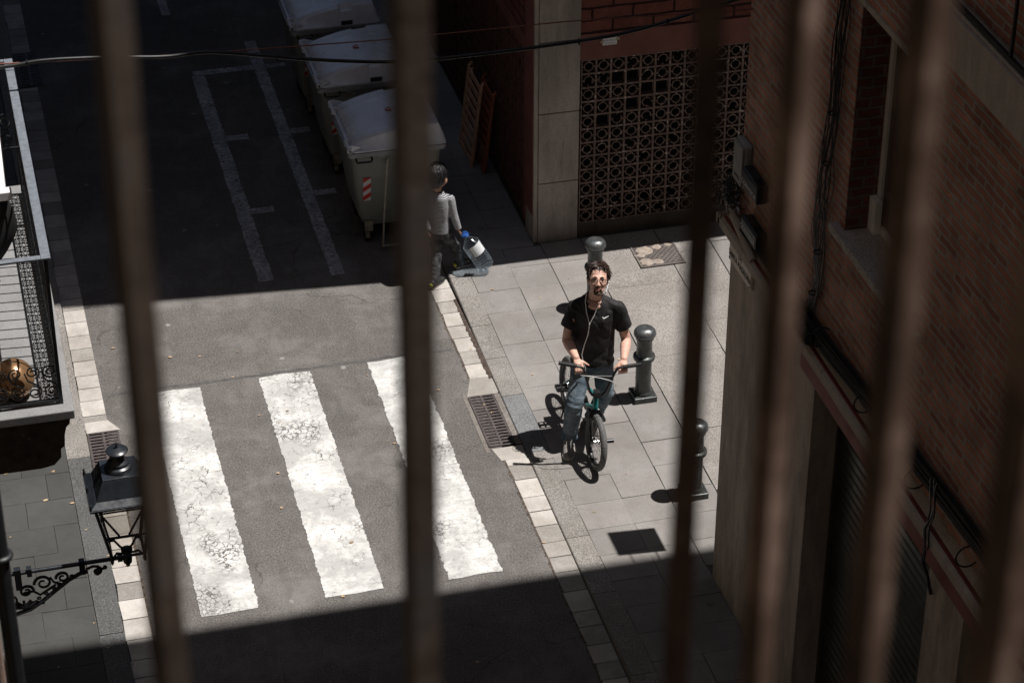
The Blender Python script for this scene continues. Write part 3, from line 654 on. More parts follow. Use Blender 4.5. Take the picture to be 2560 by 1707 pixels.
# utility boxes
t = thing('meter_box', 'grey plastic junction box high on the brick corner, topmost of the boxes', 'junction box', (5.5, 14.73, 3.9))
p = MB(); p.box((5.435, 14.62, 3.76), (5.5, 14.82, 4.10)); obj('box', p, M_GREYBOX, t, .02)
p = MB(); p.box((5.418, 14.63, 3.775), (5.436, 14.81, 4.085)); obj('box_lid', p, M_GREYBOX, t, .01)
p = text_mb(['ENHER'], .032, (5.4165, 14.715, 3.82), (0, -1, 0), (0, 0, 1), depth=.001); obj('lettering', p, M_INK, t)
def bbox(y0, y1, z0, z1, lab, txt):
    t = thing('cable_box', lab, 'junction box', (5.5, (y0+y1)/2, (z0+z1)/2), 'black cable boxes on the brick wall')
    p = MB(); p.box((5.41, y0, z0), (5.5, y1, z1)); obj('box', p, M_BLKBOX, t, .015)
    p = MB()
    for i in range(5): p.box((5.42, y0+.015+i*.02, z1+.0001), (5.48, y0+.023+i*.02, z1+.012))
    obj('cable_glands', p, M_BLACK, t)
    q = text_mb([txt], .055, (5.408, (y0+y1)/2, z0+.035), (0, -1, 0), (0, 0, 1), depth=.001); obj('lettering', q, M_TEXTW, t)
bbox(14.28, 14.60, 3.82, 3.97, 'black cable box with white lettering right under the grey box', 'CONVERSA')
bbox(14.24, 14.56, 3.48, 3.60, 'lower black cable box with white lettering resting near the ledge', 'CONVERSA')
# cables on the wall
def wob(path, amp, seed, n=14):
    out = []; m_ = len(path)
    for i in range(n*(m_-1)+1):
        u = i/n; k = min(int(u), m_-2); f_ = u-k; p = V(path[k]).lerp(V(path[k+1]), f_)
        out.append(p+V((0, amp*noise.noise(V((u*1.3, seed*7.1, 0)))*2, amp*noise.noise(V((u*1.3, seed*3.7, 9)))*.9)))
    return out
t = thing('hanging_cables', 'loose vertical bundle of thin black cables running down the brick beside the window', 'cables', (5.48, 13.28, 3.6))
mb = MB()
for i in range(17):
    dy = random.uniform(-.045, .045); mb.tube(wob([(5.475-random.uniform(0, .03), 13.08+dy, 8.5), (5.47-random.uniform(0, .02), 13.09+dy, 6.0), (5.465, 13.15+dy*1.8, 5.1), (5.46, 13.22+dy*2, 4.4), (5.465, 13.20+dy, 3.85), (5.46, 13.33, 3.48)], .075, i+1), random.choice((.0025, .0032, .0045)), 6)
obj('bundle', mb, M_BLACK, t)
mb = MB()
for z, y in ((5.1, 13.15), (4.72, 13.19), (4.05, 13.21), (3.72, 13.24)): mb.torus((5.46, y, z), .028, .006, (0, 0, 1), 14, 6)
each('tie', mb, M_BLACK, t)
t = thing('ledge_cables', 'thick bunch of black cables lying along the ledge above the shutters', 'cables', (5.45, 12, 3.5))
mb = MB()
for i in range(24):
    a = random.uniform(0, 6.28); r = sqrt(random.random())*.065; mb.tube(wob([(5.45+.6*r*cos(a), 14.6 if i < 9 else 13.5, 3.46+r*sin(a)), (5.45+.6*r*cos(a), 12.9, 3.50+r*sin(a)), (5.44+.6*r*cos(a), 11.9, 3.60+r*sin(a)), (5.44+.6*r*cos(a), 10.4, 3.70+r*sin(a)), (5.44+.6*r*cos(a+1), 6, 3.7+r*sin(a))], .022, i+30, 10), random.choice((.006, .008, .011)), 6)
obj('bundle', mb, M_BLACK, t)
mb = MB(); mb.tube([(5.40, 13.56-.0, 3.47), (5.40, 13.05, 3.47)], .038, 14)
for i in range(16): mb.torus((5.40, 13.54-i*.031, 3.47), .043, .010, (0, 1, 0), 16, 6)
obj('splice_sleeve', mb, M_BLACK, t)
mb = MB()
for y in (13.0, 12.2, 11.35, 10.55): mb.torus((5.445, y, 3.52+.0*y), .075, .006, (0, 1, 0), 16, 6)
each('tie', mb, M_BLACK, t)
t = thing('dangling_wires', 'two thin black wires dangling from the ledge over the beige pilaster', 'cables', (5.4, 10.95, 3.3))
mb = MB()
for i in range(3): mb.tube(wob([(5.41, 10.98+i*.03, 3.75), (5.385, 10.95+i*.02, 3.42), (5.40, 11.0+i*.03, 3.15), (5.49, 11.05+i*.01, 2.85)], .05, i+60), .006, 6)
obj('wires', mb, M_BLACK, t)
t = thing('tangled_wires', 'messy tangle of thin black wires under the grey box at the wall corner', 'wires', (5.42, 14.9, 3.6))
mb = MB()
for i in range(46):
    p = V((5.42, 14.88, 3.62)); pts = []; v = V((random.uniform(-1, 1), random.uniform(-1, 1), random.uniform(-1, 1))).normalized()
    p += V((random.uniform(-.05, .05), random.uniform(-.14, .12), random.uniform(-.10, .15)))
    for k in range(12):
        v = (v+V((random.uniform(-1, 1), random.uniform(-1, 1), random.uniform(-1, 1)))*.75+(V((5.43, 14.86, 3.60))-p)*2.2).normalized(); p = p+v*.032; pts.append(p.copy())
    mb.tube(pts, random.choice((.0028, .004)), 5)
obj('wires', mb, M_BLACK, t)
mb = MB(); mb.tube([(5.44, 15.01, 3.56), (5.44, 14.66, 3.43), (5.43, 14.3, 3.36)], .032, 10); mb.tube([(5.45, 14.97, 3.47), (5.44, 14.6, 3.39)], .024, 10); obj('conduit', mb, M_CONC, t)
# blade sign on the cross-street face (its shadow lies on the pavement)
t = thing('projecting_sign', 'plain panel sign projecting from the cross-street wall, casting the square shadow', 'sign', (6.1, 15.3, 2.7))
p = MB(); p.box((6.085, 15.33, 2.25), (6.115, 15.66, 3.22)); obj('panel', p, M_WHITE, t, .004)
p = MB(); p.tube([(6.1, 14.97, 3.0), (6.1, 15.33, 3.0)], .006, 8); p.tube([(6.1, 14.97, 2.45), (6.1, 15.33, 2.45)], .006, 8); each('bracket', p, M_BLKIRON, t)
# ------------------------------------------------------------------ back building (lattice walls)
YB = 20.42
BB = thing('lattice_building', 'red painted corner building with pierced block walls behind the bollards', 'building', (5.46, YB, 0))
def cell(mb, cx, cz, s_, ax, pos, dep, ring=True, half=0):
    """one pierced block: square frame, ring, four links. ax 0: wall in X-Z at y=pos ; ax 1: wall in Y-Z at x=pos"""
    def P3(a, b_, d): return (cx+a, pos+d, cz+b_) if ax == 0 else (pos+d, cx+a, cz+b_)
    h = s_/2; t_ = .009
    for a0, b0, a1, b1 in ((-h+.0005, -h+.0005, h-.0005, -h+t_), (-h+.0005, h-t_, h-.0005, h-.0005), (-h+.0005, -h+t_, -h+t_, h-t_), (h-t_, -h+t_, h-.0005, h-t_)):
        p0 = P3(a0, b0, 0); p1 = P3(a1, b1, dep); mb.box([min(u, v) for u, v in zip(p0, p1)], [max(u, v) for u, v in zip(p0, p1)])
    if not ring: return
    n = 16; R = s_*.335; th = .0075; vs = []
    for k in range(n):
        a = 2*pi*k/n
        for rr, d in ((R, .004), (R, .034), (R-th, .034), (R-th, .004)): vs.append(P3(rr*cos(a), rr*sin(a), d))
    fs = []
    for k in range(n):
        if half and k in half: continue
        j = (k+1) % n
        for q in range(4): fs.append([k*4+q, j*4+q, j*4+(q+1) % 4, k*4+(q+1) % 4])
    mb.add(vs, fs)
    for dx, dy in ((1, 0), (-1, 0), (0, 1), (0, -1)):
        a0, b0 = dx*R*.96, dy*R*.96; a1, b1 = dx*(h-t_*.6), dy*(h-t_*.6); wv = .006
        q0 = (min(a0, a1)-(wv if dx == 0 else 0), min(b0, b1)-(wv if dy == 0 else 0)); q1 = (max(a0, a1)+(wv if dx == 0 else 0), max(b0, b1)+(wv if dy == 0 else 0))
        p0 = P3(*q0, .006); p1 = P3(*q1, dep-.012); mb.box([min(u, v) for u, v in zip(p0, p1)], [max(u, v) for u, v in zip(p0, p1)])
random.seed(11)
broken = {(2, 10), (3, 10), (4, 9), (5, 9), (3, 8), (1, 7), (2, 11) if False else (9, 10)}
mb = MB(); S = .1465
for i in range(16):
    for j in range(12):
        hf = 0
        if random.random() < .12: k0 = random.randrange(16); hf = {(k0+q) % 16 for q in range(5)}
        cell(mb, 5.905+S*(i+.5), .21+S*(j+.5), S, 0, YB, .07, (i, j) not in broken, hf)
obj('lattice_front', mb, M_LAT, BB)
mb = MB(); S2 = .1525
for i in range(19):
    for j in range(12): cell(mb, 20.78+S2*(i+.5), .14+S2*(j+.5), S2, 1, 5.455, .07)
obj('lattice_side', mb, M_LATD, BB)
mb = MB(); mb.box((5.72, YB+.45, -.02), (9, 25.5, 2.2)); obj('dark_interior', mb, M_VOID, BB)
mb = MB(); mb.box((5.892, YB-.004, -.03), (13, YB+.2, .209)); mb.box((5.455, 20.72, -.03), (5.7, 40, .139)); obj('plinth', mb, M_BASE, BB, .01)
mb = MB(); mb.box((5.49, YB-.012, -.03), (5.89, YB+.25, .70)); mb.box((5.49, YB-.012, .706), (5.89, YB+.25, 1.45)); mb.box((5.49, YB-.012, 1.456), (5.89, YB+.25, 2.195)); mb.box((5.49, YB-.012, 2.201), (5.89, YB+.25, 3.6)); mb.box((5.445, YB+.0, -.03), (5.488, YB+.3, 3.0))
obj('corner_pilaster', mb, M_PILG, BB, .008)
mb = MB(); mb.box((5.436, YB+.02, .35), (5.445, YB+.30, 3.0)); mb.box((5.892, YB-.002, 1.97), (13, YB+.2, 2.235)); mb.box((5.437, 20.73, 1.975), (5.66, 23.7, 2.12)); mb.box((5.437, 20.72, .139), (5.66, 20.778, 1.974)); obj('red_band', mb, M_RED, BB)
mb = MB(); mb.box((5.892, YB+.003, 2.236), (13, YB+.2, 3.3)); obj('red_brick_wall', mb, M_REDBRX, BB)
mb = MB(); mb.box((5.44, 20.722, 2.122), (5.66, 40, 8)); mb.box((5.44, 23.69, .14), (5.66, 40, 2.12)); obj('red_side_wall', mb, M_REDBRY, BB)
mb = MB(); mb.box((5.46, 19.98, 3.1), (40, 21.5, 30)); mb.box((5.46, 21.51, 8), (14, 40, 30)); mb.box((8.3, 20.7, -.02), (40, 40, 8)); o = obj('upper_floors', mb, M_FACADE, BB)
for i in range(3):
    for z in (4.2, 7.3, 10.4):
        g = MB(); g.box((6.3+i*2.4, 19.962, z), (7.4+i*2.4, 19.978, z+1.9)); q = obj('window', g, M_WFRAME, BB); g = MB(); g.box((6.36+i*2.4, 19.95, z+.06), (7.34+i*2.4, 19.961, z+1.84)); obj('pane', g, M_GLASSD, q)
# note taped to the red wall
t = thing('paper_note', 'small white handwritten rental note taped on the red wall above the lattice', 'note', (6.17, YB-.01, 2.15))
p = MB(); p.box((6.105, YB-.0065, 2.105), (6.245, YB-.0035, 2.205)); obj('sheet', p, M_PAPER, t)
p = MB(); p.box((6.085, YB-.0085, 2.13), (6.115, YB-.007, 2.155)); p.box((6.235, YB-.0085, 2.15), (6.27, YB-.007, 2.175)); each('tape_strip', p, simple('yellowed_tape', (.35, .3, .2), .4), t)
for i, l_ in enumerate(('EN ALQUILER', 'BUEN PRECIO', '93.369.92.26')): p = text_mb([l_], .019, (6.175, YB-.0075, 2.175-i*.0285), (1, 0, 0), (0, 0, 1), 1.5, .001); obj('lettering', p, M_INK, t)
# slatted wooden panels leaning on the side wall
def panel(name, lab, x_b, x_t, y0, y1, ztop, mat):
    t = thing(name, lab, 'folded table', (x_b, (y0+y1)/2, 0), 'slatted wooden tables leaning on the wall'); tilt = atan2(x_t-x_b, ztop-.05)
    L = sqrt((x_t-x_b)**2+(ztop-.05)**2)
    def bx(mb, u0, u1, v0, v1, w0, w1):   # u along Y, v up the panel, w thickness
        pts = []
        for w_ in (w0, w1):
            for u, v in ((u0, v0), (u1, v0), (u1, v1), (u0, v1)): pts.append(V((x_b+v*sin(tilt)-w_*cos(tilt), y0+u, .05+v*cos(tilt)+w_*sin(tilt))))
        mb.hexa(pts)
    mb = MB(); W_ = y1-y0
    for u in (0, W_-.035): bx(mb, u, u+.035, 0, L, 0, .022)
    each('side_rail', mb, mat, t)
    mb = MB(); n = 9
    for i in range(n): v = .02+(L-.09)*i/(n-1); bx(mb, .036, W_-.036, v, v+.05, .003, .017)
    obj('slats', mb, mat, t)
    mb = MB()
    for u in (.05, W_-.07): bx(mb, u, u+.02, .03, L-.02, -.025, -.002)
    for u in (0.005, W_-.03): bx(mb, u, u+.022, L, L+.03, -.02, .005)
    each('folding_leg', mb, mat, t)
panel('slatted_panel', 'light brown slatted folding table, front one of the two against the wall', 5.23, 5.335, 22.06, 22.60, .97, M_WOOD1)
panel('slatted_panel', 'reddish slatted folding table behind the light brown one', 5.32, 5.42, 21.88, 22.34, .95, M_WOOD2)
# ------------------------------------------------------------------ left facade (own side of the street) and far end
LF = thing('left_facade', 'ochre building facade along the left pavement under the balcony', 'building', (-.12, 10, 0))
mb = MB(); wall_yz(mb, -.6, -.12, -4, 40, -.05, 15.5, [(a, a+.9, z0, z0+2.2) for a in (13.3, 17, 21, 25) for z0 in (.3, 4.2, 7.5, 10.8)]); obj('wall', mb, M_SUNNY, LF); mb = MB(); mb.box((-3, -4, 15.51), (-.6, 40, 30)); obj('sky_blocking_storeys', mb, M_FACADE, LF)  # storeys above the wall are unseen, added to cut sky light in the street
for a in (13.3, 17, 21, 25):
    for z0 in (.3, 4.2, 7.5, 10.8):
        g = MB(); g.box((-.5, a, z0), (-.45, a+.9, z0+2.2)); q = obj('door', g, M_WFRAME, LF); g = MB(); g.box((-.45, a+.1, z0+.2), (-.44, a+.8, z0+2.1)); obj('pane', g, M_GLASSD, q)
FB = thing('far_building', 'building closing the far end of the street, out of view', 'building', (0, 58, 0))
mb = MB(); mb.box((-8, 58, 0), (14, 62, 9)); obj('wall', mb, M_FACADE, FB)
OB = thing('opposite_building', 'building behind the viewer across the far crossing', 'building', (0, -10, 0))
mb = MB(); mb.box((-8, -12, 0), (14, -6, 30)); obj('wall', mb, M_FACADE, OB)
# ------------------------------------------------------------------ left balcony
ZF = 4.16
BL = thing('iron_balcony', 'black wrought iron balcony with grey handrail jutting from the left facade', 'balcony', (-.1, 13.7, ZF))
mb = MB(); mb.prism([(-.12, 4.10), (.525, 4.10), (.525, 4.16), (-.12, 4.16)], 1, 12.37, 15.2); obj('floor_slab', mb, M_DECK, BL, .006)
def stuc(d): return [(-.12, 4.10), (.50-d, 4.10), (.49-d, 4.05), (.47-d, 4.03), (.455-d, 3.98), (.455-d, 3.90), (.43-d, 3.885), (.42-d, 3.82), (.38-d, 3.775), (.30-d, 3.76), (-.12, 3.76)]
mb = MB(); sec = stuc(0); n = 90
vs = []
for i in range(n+1):
    y = 12.40+2.75*i/n
    for (x, z) in sec:
        k = noise.noise(V((y*9, x*12, z*14)))*.009 if x > 0 else 0; vs.append((x+k, y, z+k*.6))
m_ = len(sec); mb.add(vs, [[i*m_+k, i*m_+(k+1) % m_, (i+1)*m_+(k+1) % m_, (i+1)*m_+k] for i in range(n) for k in range(m_)]+[list(range(m_)), [n*m_+k for k in range(m_)]])
obj('moulded_underside', mb, M_STUC, BL)
X0, Y0, Y1 = .46, 12.465, 15.08
mb = MB(); mb.box((X0-.025, Y0-.022, ZF+.985), (X0+.03, Y1, ZF+1.0)); mb.box((-.12, Y0-.022, ZF+.985), (X0-.026, Y0+.02, ZF+1.0)); mb.box((-.12, Y1-.03, ZF+.984), (X0-.026, Y1, ZF+.999)); obj('handrail', mb, M_RAIL, BL, .003)
mb = MB(); mb.box((X0-.012, Y0-.01, ZF+.02), (X0+.012, Y1, ZF+.035)); mb.box((-.12, Y0-.012, ZF+.02), (X0-.013, Y0+.012, ZF+.036)); mb.box((X0-.006, Y0, ZF+.295), (X0+.006, Y1, ZF+.305)); mb.box((X0-.006, Y0, ZF+.80), (X0+.006, Y1, ZF+.812)); obj('lower_rail', mb, M_BLKIRON, BL)
for y in (Y0, Y1-.01):
    mb = MB(); mb.box((X0-.011, y-.011, ZF-.0), (X0+.011, y+.011, ZF+.985)); obj('corner_post', mb, M_BLKIRON, BL)
nb = 23; pitch = (Y1-Y0)/(nb+1)
for i in range(1, nb+1):
    mb = MB(); y = Y0+pitch*i; mb.box((X0-.0055, y-.0055, ZF+.036), (X0+.0055, y+.0055, ZF+.984)); obj('baluster', mb, M_BLKIRON, BL)
def scroll(c, r, a0, turns, sgn, R3, n=20, rt=.004, k=.75):
    pts = []
    for i in range(n+1):
        f_ = i/n; a = a0+sgn*turns*2*pi*f_; rr = r*(1-k*f_); pts.append(R3(c[0]+rr*cos(a), c[1]+rr*sin(a)))
    return pts
RY = lambda u, v: (X0, u, v); RX = lambda u, v: (u, Y0, v)
mb = MB()
for i in range(nb+1):
    yc = Y0+pitch*(i+.5)
    for zc in (ZF+.075, ZF+.21):
        for sy in (-1, 1):
            for sz in (-1, 1):
                c = (yc+sy*.026, zc+sz*.033); mb.tube(scroll(c, .026, atan2(-sz, -sy)+pi, .95, sy*sz, RY, 12), .0045, 4)
        mb.tube([RY(yc-.05, zc), RY(yc+.05, zc)], .004, 4)
obj('scroll_band', mb, M_BLKIRON, BL)
mb = MB(); x = X0-.05; k = 0
while x > -.15:
    for c, r, a0, sg in (((x, ZF+.235), .044, -pi/2+.3, 1), ((x+.004, ZF+.095), .044, pi/2+.2, -1)): mb.tube(scroll(c, r, a0, 1.6, sg*(1 if k % 2 else -1), RX, 26), .005, 6)
    mb.tube([RX(x-.045, ZF+.235), RX(x-.03, ZF+.18), RX(x, ZF+.16), RX(x+.03, ZF+.14), RX(x+.045, ZF+.10)], .005, 6)
    x -= .098; k += 1
obj('end_scrolls', mb, M_BLKIRON, BL)
mb = MB(); x = X0-.07; k = 0
RXe = lambda u, v: (u, Y1-.5, v)
mb = MB()
for x in (X0-.08, X0-.20, X0-.32):
    for zc, s_ in ((ZF+.80, 1), (ZF+.66, -1)): mb.tube(scroll((x, zc), .055, s_*pi/2, 1.5, s_, RXe, 26), .005, 6)
mb.box((.12, Y1-.51, ZF+.60), (X0-.01, Y1-.49, ZF+.612)); obj('rear_scrolls', mb, M_BLKIRON, BL)
t = thing('bronze_sphere', 'shiny bronze coloured ball standing on the balcony floor behind the scrolls', 'ball', (.205, 12.60, ZF+.12))
mb = MB(); mb.ell((.205, 12.60, ZF+.125), .122, n=40, m=24); obj('ball', mb, M_BALL, t)
mb = MB(); mb.torus((.205, 12.60, ZF+.012), .05, .011, (0, 0, 1), 24, 8); obj('foot_ring', mb, M_BLKIRON, t)
t = thing('white_shutter', 'narrow white painted board edge at the far left of the balcony', 'shutter', (-.0, 13.9, ZF+.5))
mb = MB(); mb.hexa([V(p) for p in ((-.06, 13.80, ZF+.70), (.322, 13.80, ZF+.70), (.362, 15.0, ZF+.70), (-.06, 15.0, ZF+.70), (-.06, 13.80, ZF+.74), (.315, 13.80, ZF+.74), (.355, 15.0, ZF+.74), (-.06, 15.0, ZF+.74))]); obj('board', mb, M_WHITE, t)
mb = MB(); mb.box((-.06, 13.73, ZF+.69), (.352, 13.80, ZF+.75)); obj('end_cap', mb, M_WHITE, t, .005)
t = thing('black_cloth', 'black cloth hanging in folds below the white board on the balcony', 'cloth', (.0, 13.3, ZF+.3))
mb = MB(); vs = []
for i in range(25):
    v = i/24; z = ZF+.62-.56*v
    for k in range(25):
        u = k/24*2*pi; wv = .11+.09*sin(pi*min(1, v*1.15))-.04*v; vs.append((.19-.07*v+wv*(1+.13*sin(4*u+v*3))*cos(u), 13.94+.02*v+.11*sin(u)*(1+.15*cos(5*u)), z))
fs = [[i*25+k, i*25+k+1, (i+1)*25+k+1, (i+1)*25+k] for i in range(24) for k in range(24)]
mb.add(vs, fs, True); obj('folds', mb, simple('black_fabric', (.008, .008, .009), .8), t)
# ------------------------------------------------------------------ wall lantern
LX, LY = .745, 12.35
t = thing('wall_lantern', 'black four-sided street lantern on a scrolled iron bracket from the left facade', 'street lamp', (LX, LY, 3.0))
def frus(mb, z0, h0, z1, h1, c=(LX, LY)):
    mb.hexa([V((c[0]+a*h, c[1]+b_*h, z)) for z, h in ((z0, h0), (z1, h1)) for a, b_ in ((-1, -1), (1, -1), (1, 1), (-1, 1))])
mb = MB(); frus(mb, 3.56, .205, 3.575, .205); frus(mb, 3.576, .200, 3.605, .160); frus(mb, 3.606, .158, 3.715, .108); frus(mb, 3.716, .108, 3.722, .108); rf = obj('roof', mb, M_LAMP, t, .003)
mb = MB(); mb.lathe([(.100, 3.723), (.103, 3.735), (.095, 3.755), (.078, 3.765), (.078, 3.79), (.07, 3.80), (.055, 3.815), (.05, 3.85), (.055, 3.875), (.078, 3.888), (.082, 3.896), (.075, 3.904), (.045, 3.915), (.02, 3.922), (.006, 3.924)], (LX, LY, 0), 36)
mb.lathe([(.006, 3.92), (.011, 3.93), (.008, 3.945), (.012, 3.96), (.004, 3.975)], (LX, LY, 0), 12); mb.v = [(LX+(x-LX)*.82, LY+(y-LY)*.82, 3.7225+(z-3.7225)*.73) for x, y, z in mb.v]; obj('chimney', mb, M_LAMP, t)
mb = MB()
for a in (-1, 1):
    for b_ in (-1, 0, 1): mb.lathe([(.007, 0), (.010, .012), (.005, .022), (.008, .034), (.002, .042)], (LX+a*.196, LY+b_*.19, 3.578), 8)
each('roof_knob', mb, M_LAMP, t)
mb = MB()
for a in (-1, 1):
    for b_ in (-1, 1):
        mb.tube([(LX+a*.172, LY+b_*.172, 3.56), (LX+a*.098, LY+b_*.098, 3.14)], .011, 6); mb.lathe([(.003, 3.085), (.010, 3.10), (.012, 3.115), (.007, 3.13), (.013, 3.145)], (LX+a*.098, LY+b_*.098, 0), 10)
        mb.tube([(LX+a*.09, LY+b_*.09, 3.13), (LX+a*.065, LY+b_*.065, 3.145), (LX+a*.035, LY+b_*.035, 3.115), (LX, LY, 3.11)], .008, 6)
h = .098
for a, b_ in (((-h, -h), (h, -h)), ((h, -h), (h, h)), ((h, h), (-h, h)), ((-h, h), (-h, -h))):
    mb.tube([(LX+a[0], LY+a[1], 3.14), (LX+b_[0], LY+b_[1], 3.14)], .009, 6)
    hh = .13/.098; mb.tube([(LX+a[0]*hh, LY+a[1]*hh, 3.31), (LX+b_[0]*hh, LY+b_[1]*hh, 3.31)], .006, 6)
for a, b_ in ((-1, 1), (1, 1)): mb.tube([(LX+a*.13, LY+b_*.128, 3.31), (LX+a*.03, LY+b_*.10, 3.15)], .007, 6)
obj('cage', mb, M_LAMP, t)
mb = MB()
H0, H1 = .096, .168
for (a, b_) in (((-1, -1), (1, -1)), ((1, -1), (1, 1)), ((1, 1), (-1, 1)), ((-1, 1), (-1, -1))):
    mb.add([(LX+a[0]*H0, LY+a[1]*H0, 3.15), (LX+b_[0]*H0, LY+b_[1]*H0, 3.15), (LX+b_[0]*H1, LY+b_[1]*H1, 3.555), (LX+a[0]*H1, LY+a[1]*H1, 3.555)], [[0, 1, 2, 3]])
each('pane', mb, M_LGLASS, t)
mb = MB(); mb.lathe([(.004, 2.985), (.012, 2.995), (.016, 3.01), (.026, 3.02), (.030, 3.05), (.026, 3.08), (.034, 3.095), (.036, 3.12), (.015, 3.13)], (LX, LY, 0), 20); mb.tube([(-.12, LY, 3.055), (LX-.02, LY, 3.06)], .0135, 12)
mb.box((.135, LY-.02, 3.03), (.165, LY+.02, 3.085)); mb.box((.45, LY-.018, 2.985), (.485, LY+.018, 3.085)); mb.box((LX-.06, LY-.017, 3.04), (LX-.03, LY+.017, 3.08)); mb.box((.06, LY-.02, 2.94), (.10, LY+.02, 3.09)); mb.box((-.12, LY-.03, 2.7), (-.10, LY+.03, 3.15))
obj('arm', mb, M_LAMP, t)
RL = lambda u, v: (u, LY, v)
mb = MB()
def cur(pts, r, n=6): mb.tube([RL(*p) for p in pts], r, n)
cur([(-.10, 2.74), (.05, 2.75), (.13, 2.77), (.21, 2.82), (.30, 2.89), (.38, 2.95), (.45, 2.985), (.50, 2.995)], .013)
for c, r, a0, sg in (((.225, 2.955), .055, pi, -1), ((.345, 2.975), .042, pi, -1), ((.555, 2.985), .028, pi/2, -1), ((.02, 2.86), .062, pi/2, 1), ((.12, 2.91), .045, 0, 1), ((-.04, 2.78), .04, 0, 1)):
    mb.tube(scroll(c, r, a0, 1.35, sg, RL, 26), [.010-.004*i/26 for i in range(27)], 6)
cur([(.49, 3.01), (.53, 3.025), (.56, 3.02), (.585, 2.995), (.60, 3.0)], .009); mb.ell(RL(.605, 3.005), .014, n=10, m=8); mb.ell(RL(.555, 2.975), .02, n=10, m=8)
cur([(.10, 2.90), (.16, 2.905), (.20, 2.87), (.25, 2.90), (.30, 2.93)], .008); cur([(.27, 2.99), (.29, 2.95), (.33, 2.93)], .007)
for i in range(7): a = radians(20+i*24); mb.tube([RL(.10, 2.79), RL(.10+.07*cos(a)*1.5, 2.79+.05*sin(a)), RL(.10+.085*cos(a)*1.5, 2.785+.045*sin(a))], [.012, .010, .004], 6)
for x_ in (.19, .235, .285, .32, .40): mb.ell(RL(x_, 2.84+(x_-.2)*.62+.012), (.016, .012, .012), n=8, m=6)
obj('bracket_scrollwork', mb, M_BLKIRON, t)
# ------------------------------------------------------------------ near wall edge and downpipe on our own facade
dirv = lambda px, py: (F_*5729.93+R_*(px-1176)-U_*(py-784))
def at(px, py, d):       # point at horizontal distance d from the camera
    v = dirv(px, py); return V((0, 0, CAMH))+v*(d/sqrt(v.x*v.x+v.y*v.y))
a = at(14, 1380, 5.2)
t = thing('downpipe', 'dark vertical downpipe running down the facade at the lower left edge', 'pipe', (a.x, a.y, 0))
mb = MB(); mb.tube([(a.x, a.y, .1), (a.x, a.y, 9.35)], .022, 12); obj('pipe', mb, M_BLKIRON, t)
mb = MB(); mb.box((a.x-.028, a.y-.028, 5.4), (a.x+.028, a.y+.028, 5.45)); mb.torus((a.x, a.y, 8.5), .026, .008, (0, 0, 1), 16, 8); each('collar', mb, M_BLKIRON, t)
bq = at(14, 1568, 4.3)
t = thing('wall_pier', 'pinkish rough stone pier edge in the bottom left corner', 'wall', (bq.x-.2, bq.y, 7.4))
mb = MB(); mb.box((bq.x-.5, bq.y, 3.0), (bq.x, bq.y+.25, at(5, 1290, 4.3).z)); obj('pier', mb, plaster('pink_stone', (.30, .21, .17), .4, 12), t, .01)
# ------------------------------------------------------------------ overhead cables
t = thing('overhead_cable', 'thick black power cable sagging across the street', 'cable', (3, 14.6, 5.1))
kp = [(-.12, 5.36), (.396, 5.335), (.65, 5.35), (.943, 5.335), (1.217, 5.308), (1.45, 5.285), (1.72, 5.285), (2.057, 5.221), (2.485, 5.136), (2.978, 5.068), (3.51, 5.059), (4.201, 5.075), (4.6, 5.11), (5.022, 5.196), (5.297, 5.256), (5.5, 5.30)]
pts = []
for i in range(len(kp)-1):
    p0, p1, p2, p3 = [V(kp[max(0, min(len(kp)-1, i+q))]) for q in (-1, 0, 1, 2)]
    for s_ in range(8):
        u = s_/8; q = .5*((2*p1)+(-p0+p2)*u+(2*p0-5*p1+4*p2-p3)*u*u+(-p0+3*p1-3*p2+p3)*u**3); pts.append((q[0], 14.6, q[1]))
pts.append((5.5, 14.6, 5.30)); mb = MB(); mb.tube(pts, .0125, 10); obj('cable', mb, M_BLACK, t)
mb = MB()
for i in (13, 30, 58, 76, 88, 100): p = pts[i]; mb.box((p[0]-.004, p[1]-.016, p[2]-.022), (p[0]+.004, p[1]+.016, p[2]+.016))
each('cable_clip', mb, M_BLACK, t)
t = thing('support_wire', 'thin rusty support wire strung beside the thick black cable', 'wire', (3, 14.9, 5.1))
mb = MB(); mb.tube([(-.12, 14.9, 5.20), (.405, 14.9, 5.215), (1.016, 14.9, 5.175), (1.755, 14.9, 5.135), (2.924, 14.9, 5.093), (4.192, 14.9, 5.083), (5.0, 14.84, 5.076), (5.5, 14.80, 5.073)], .0045, 8); obj('wire', mb, simple('rusty_wire', (.20, .075, .05), .6, .3, var=.4, scale=40), t)
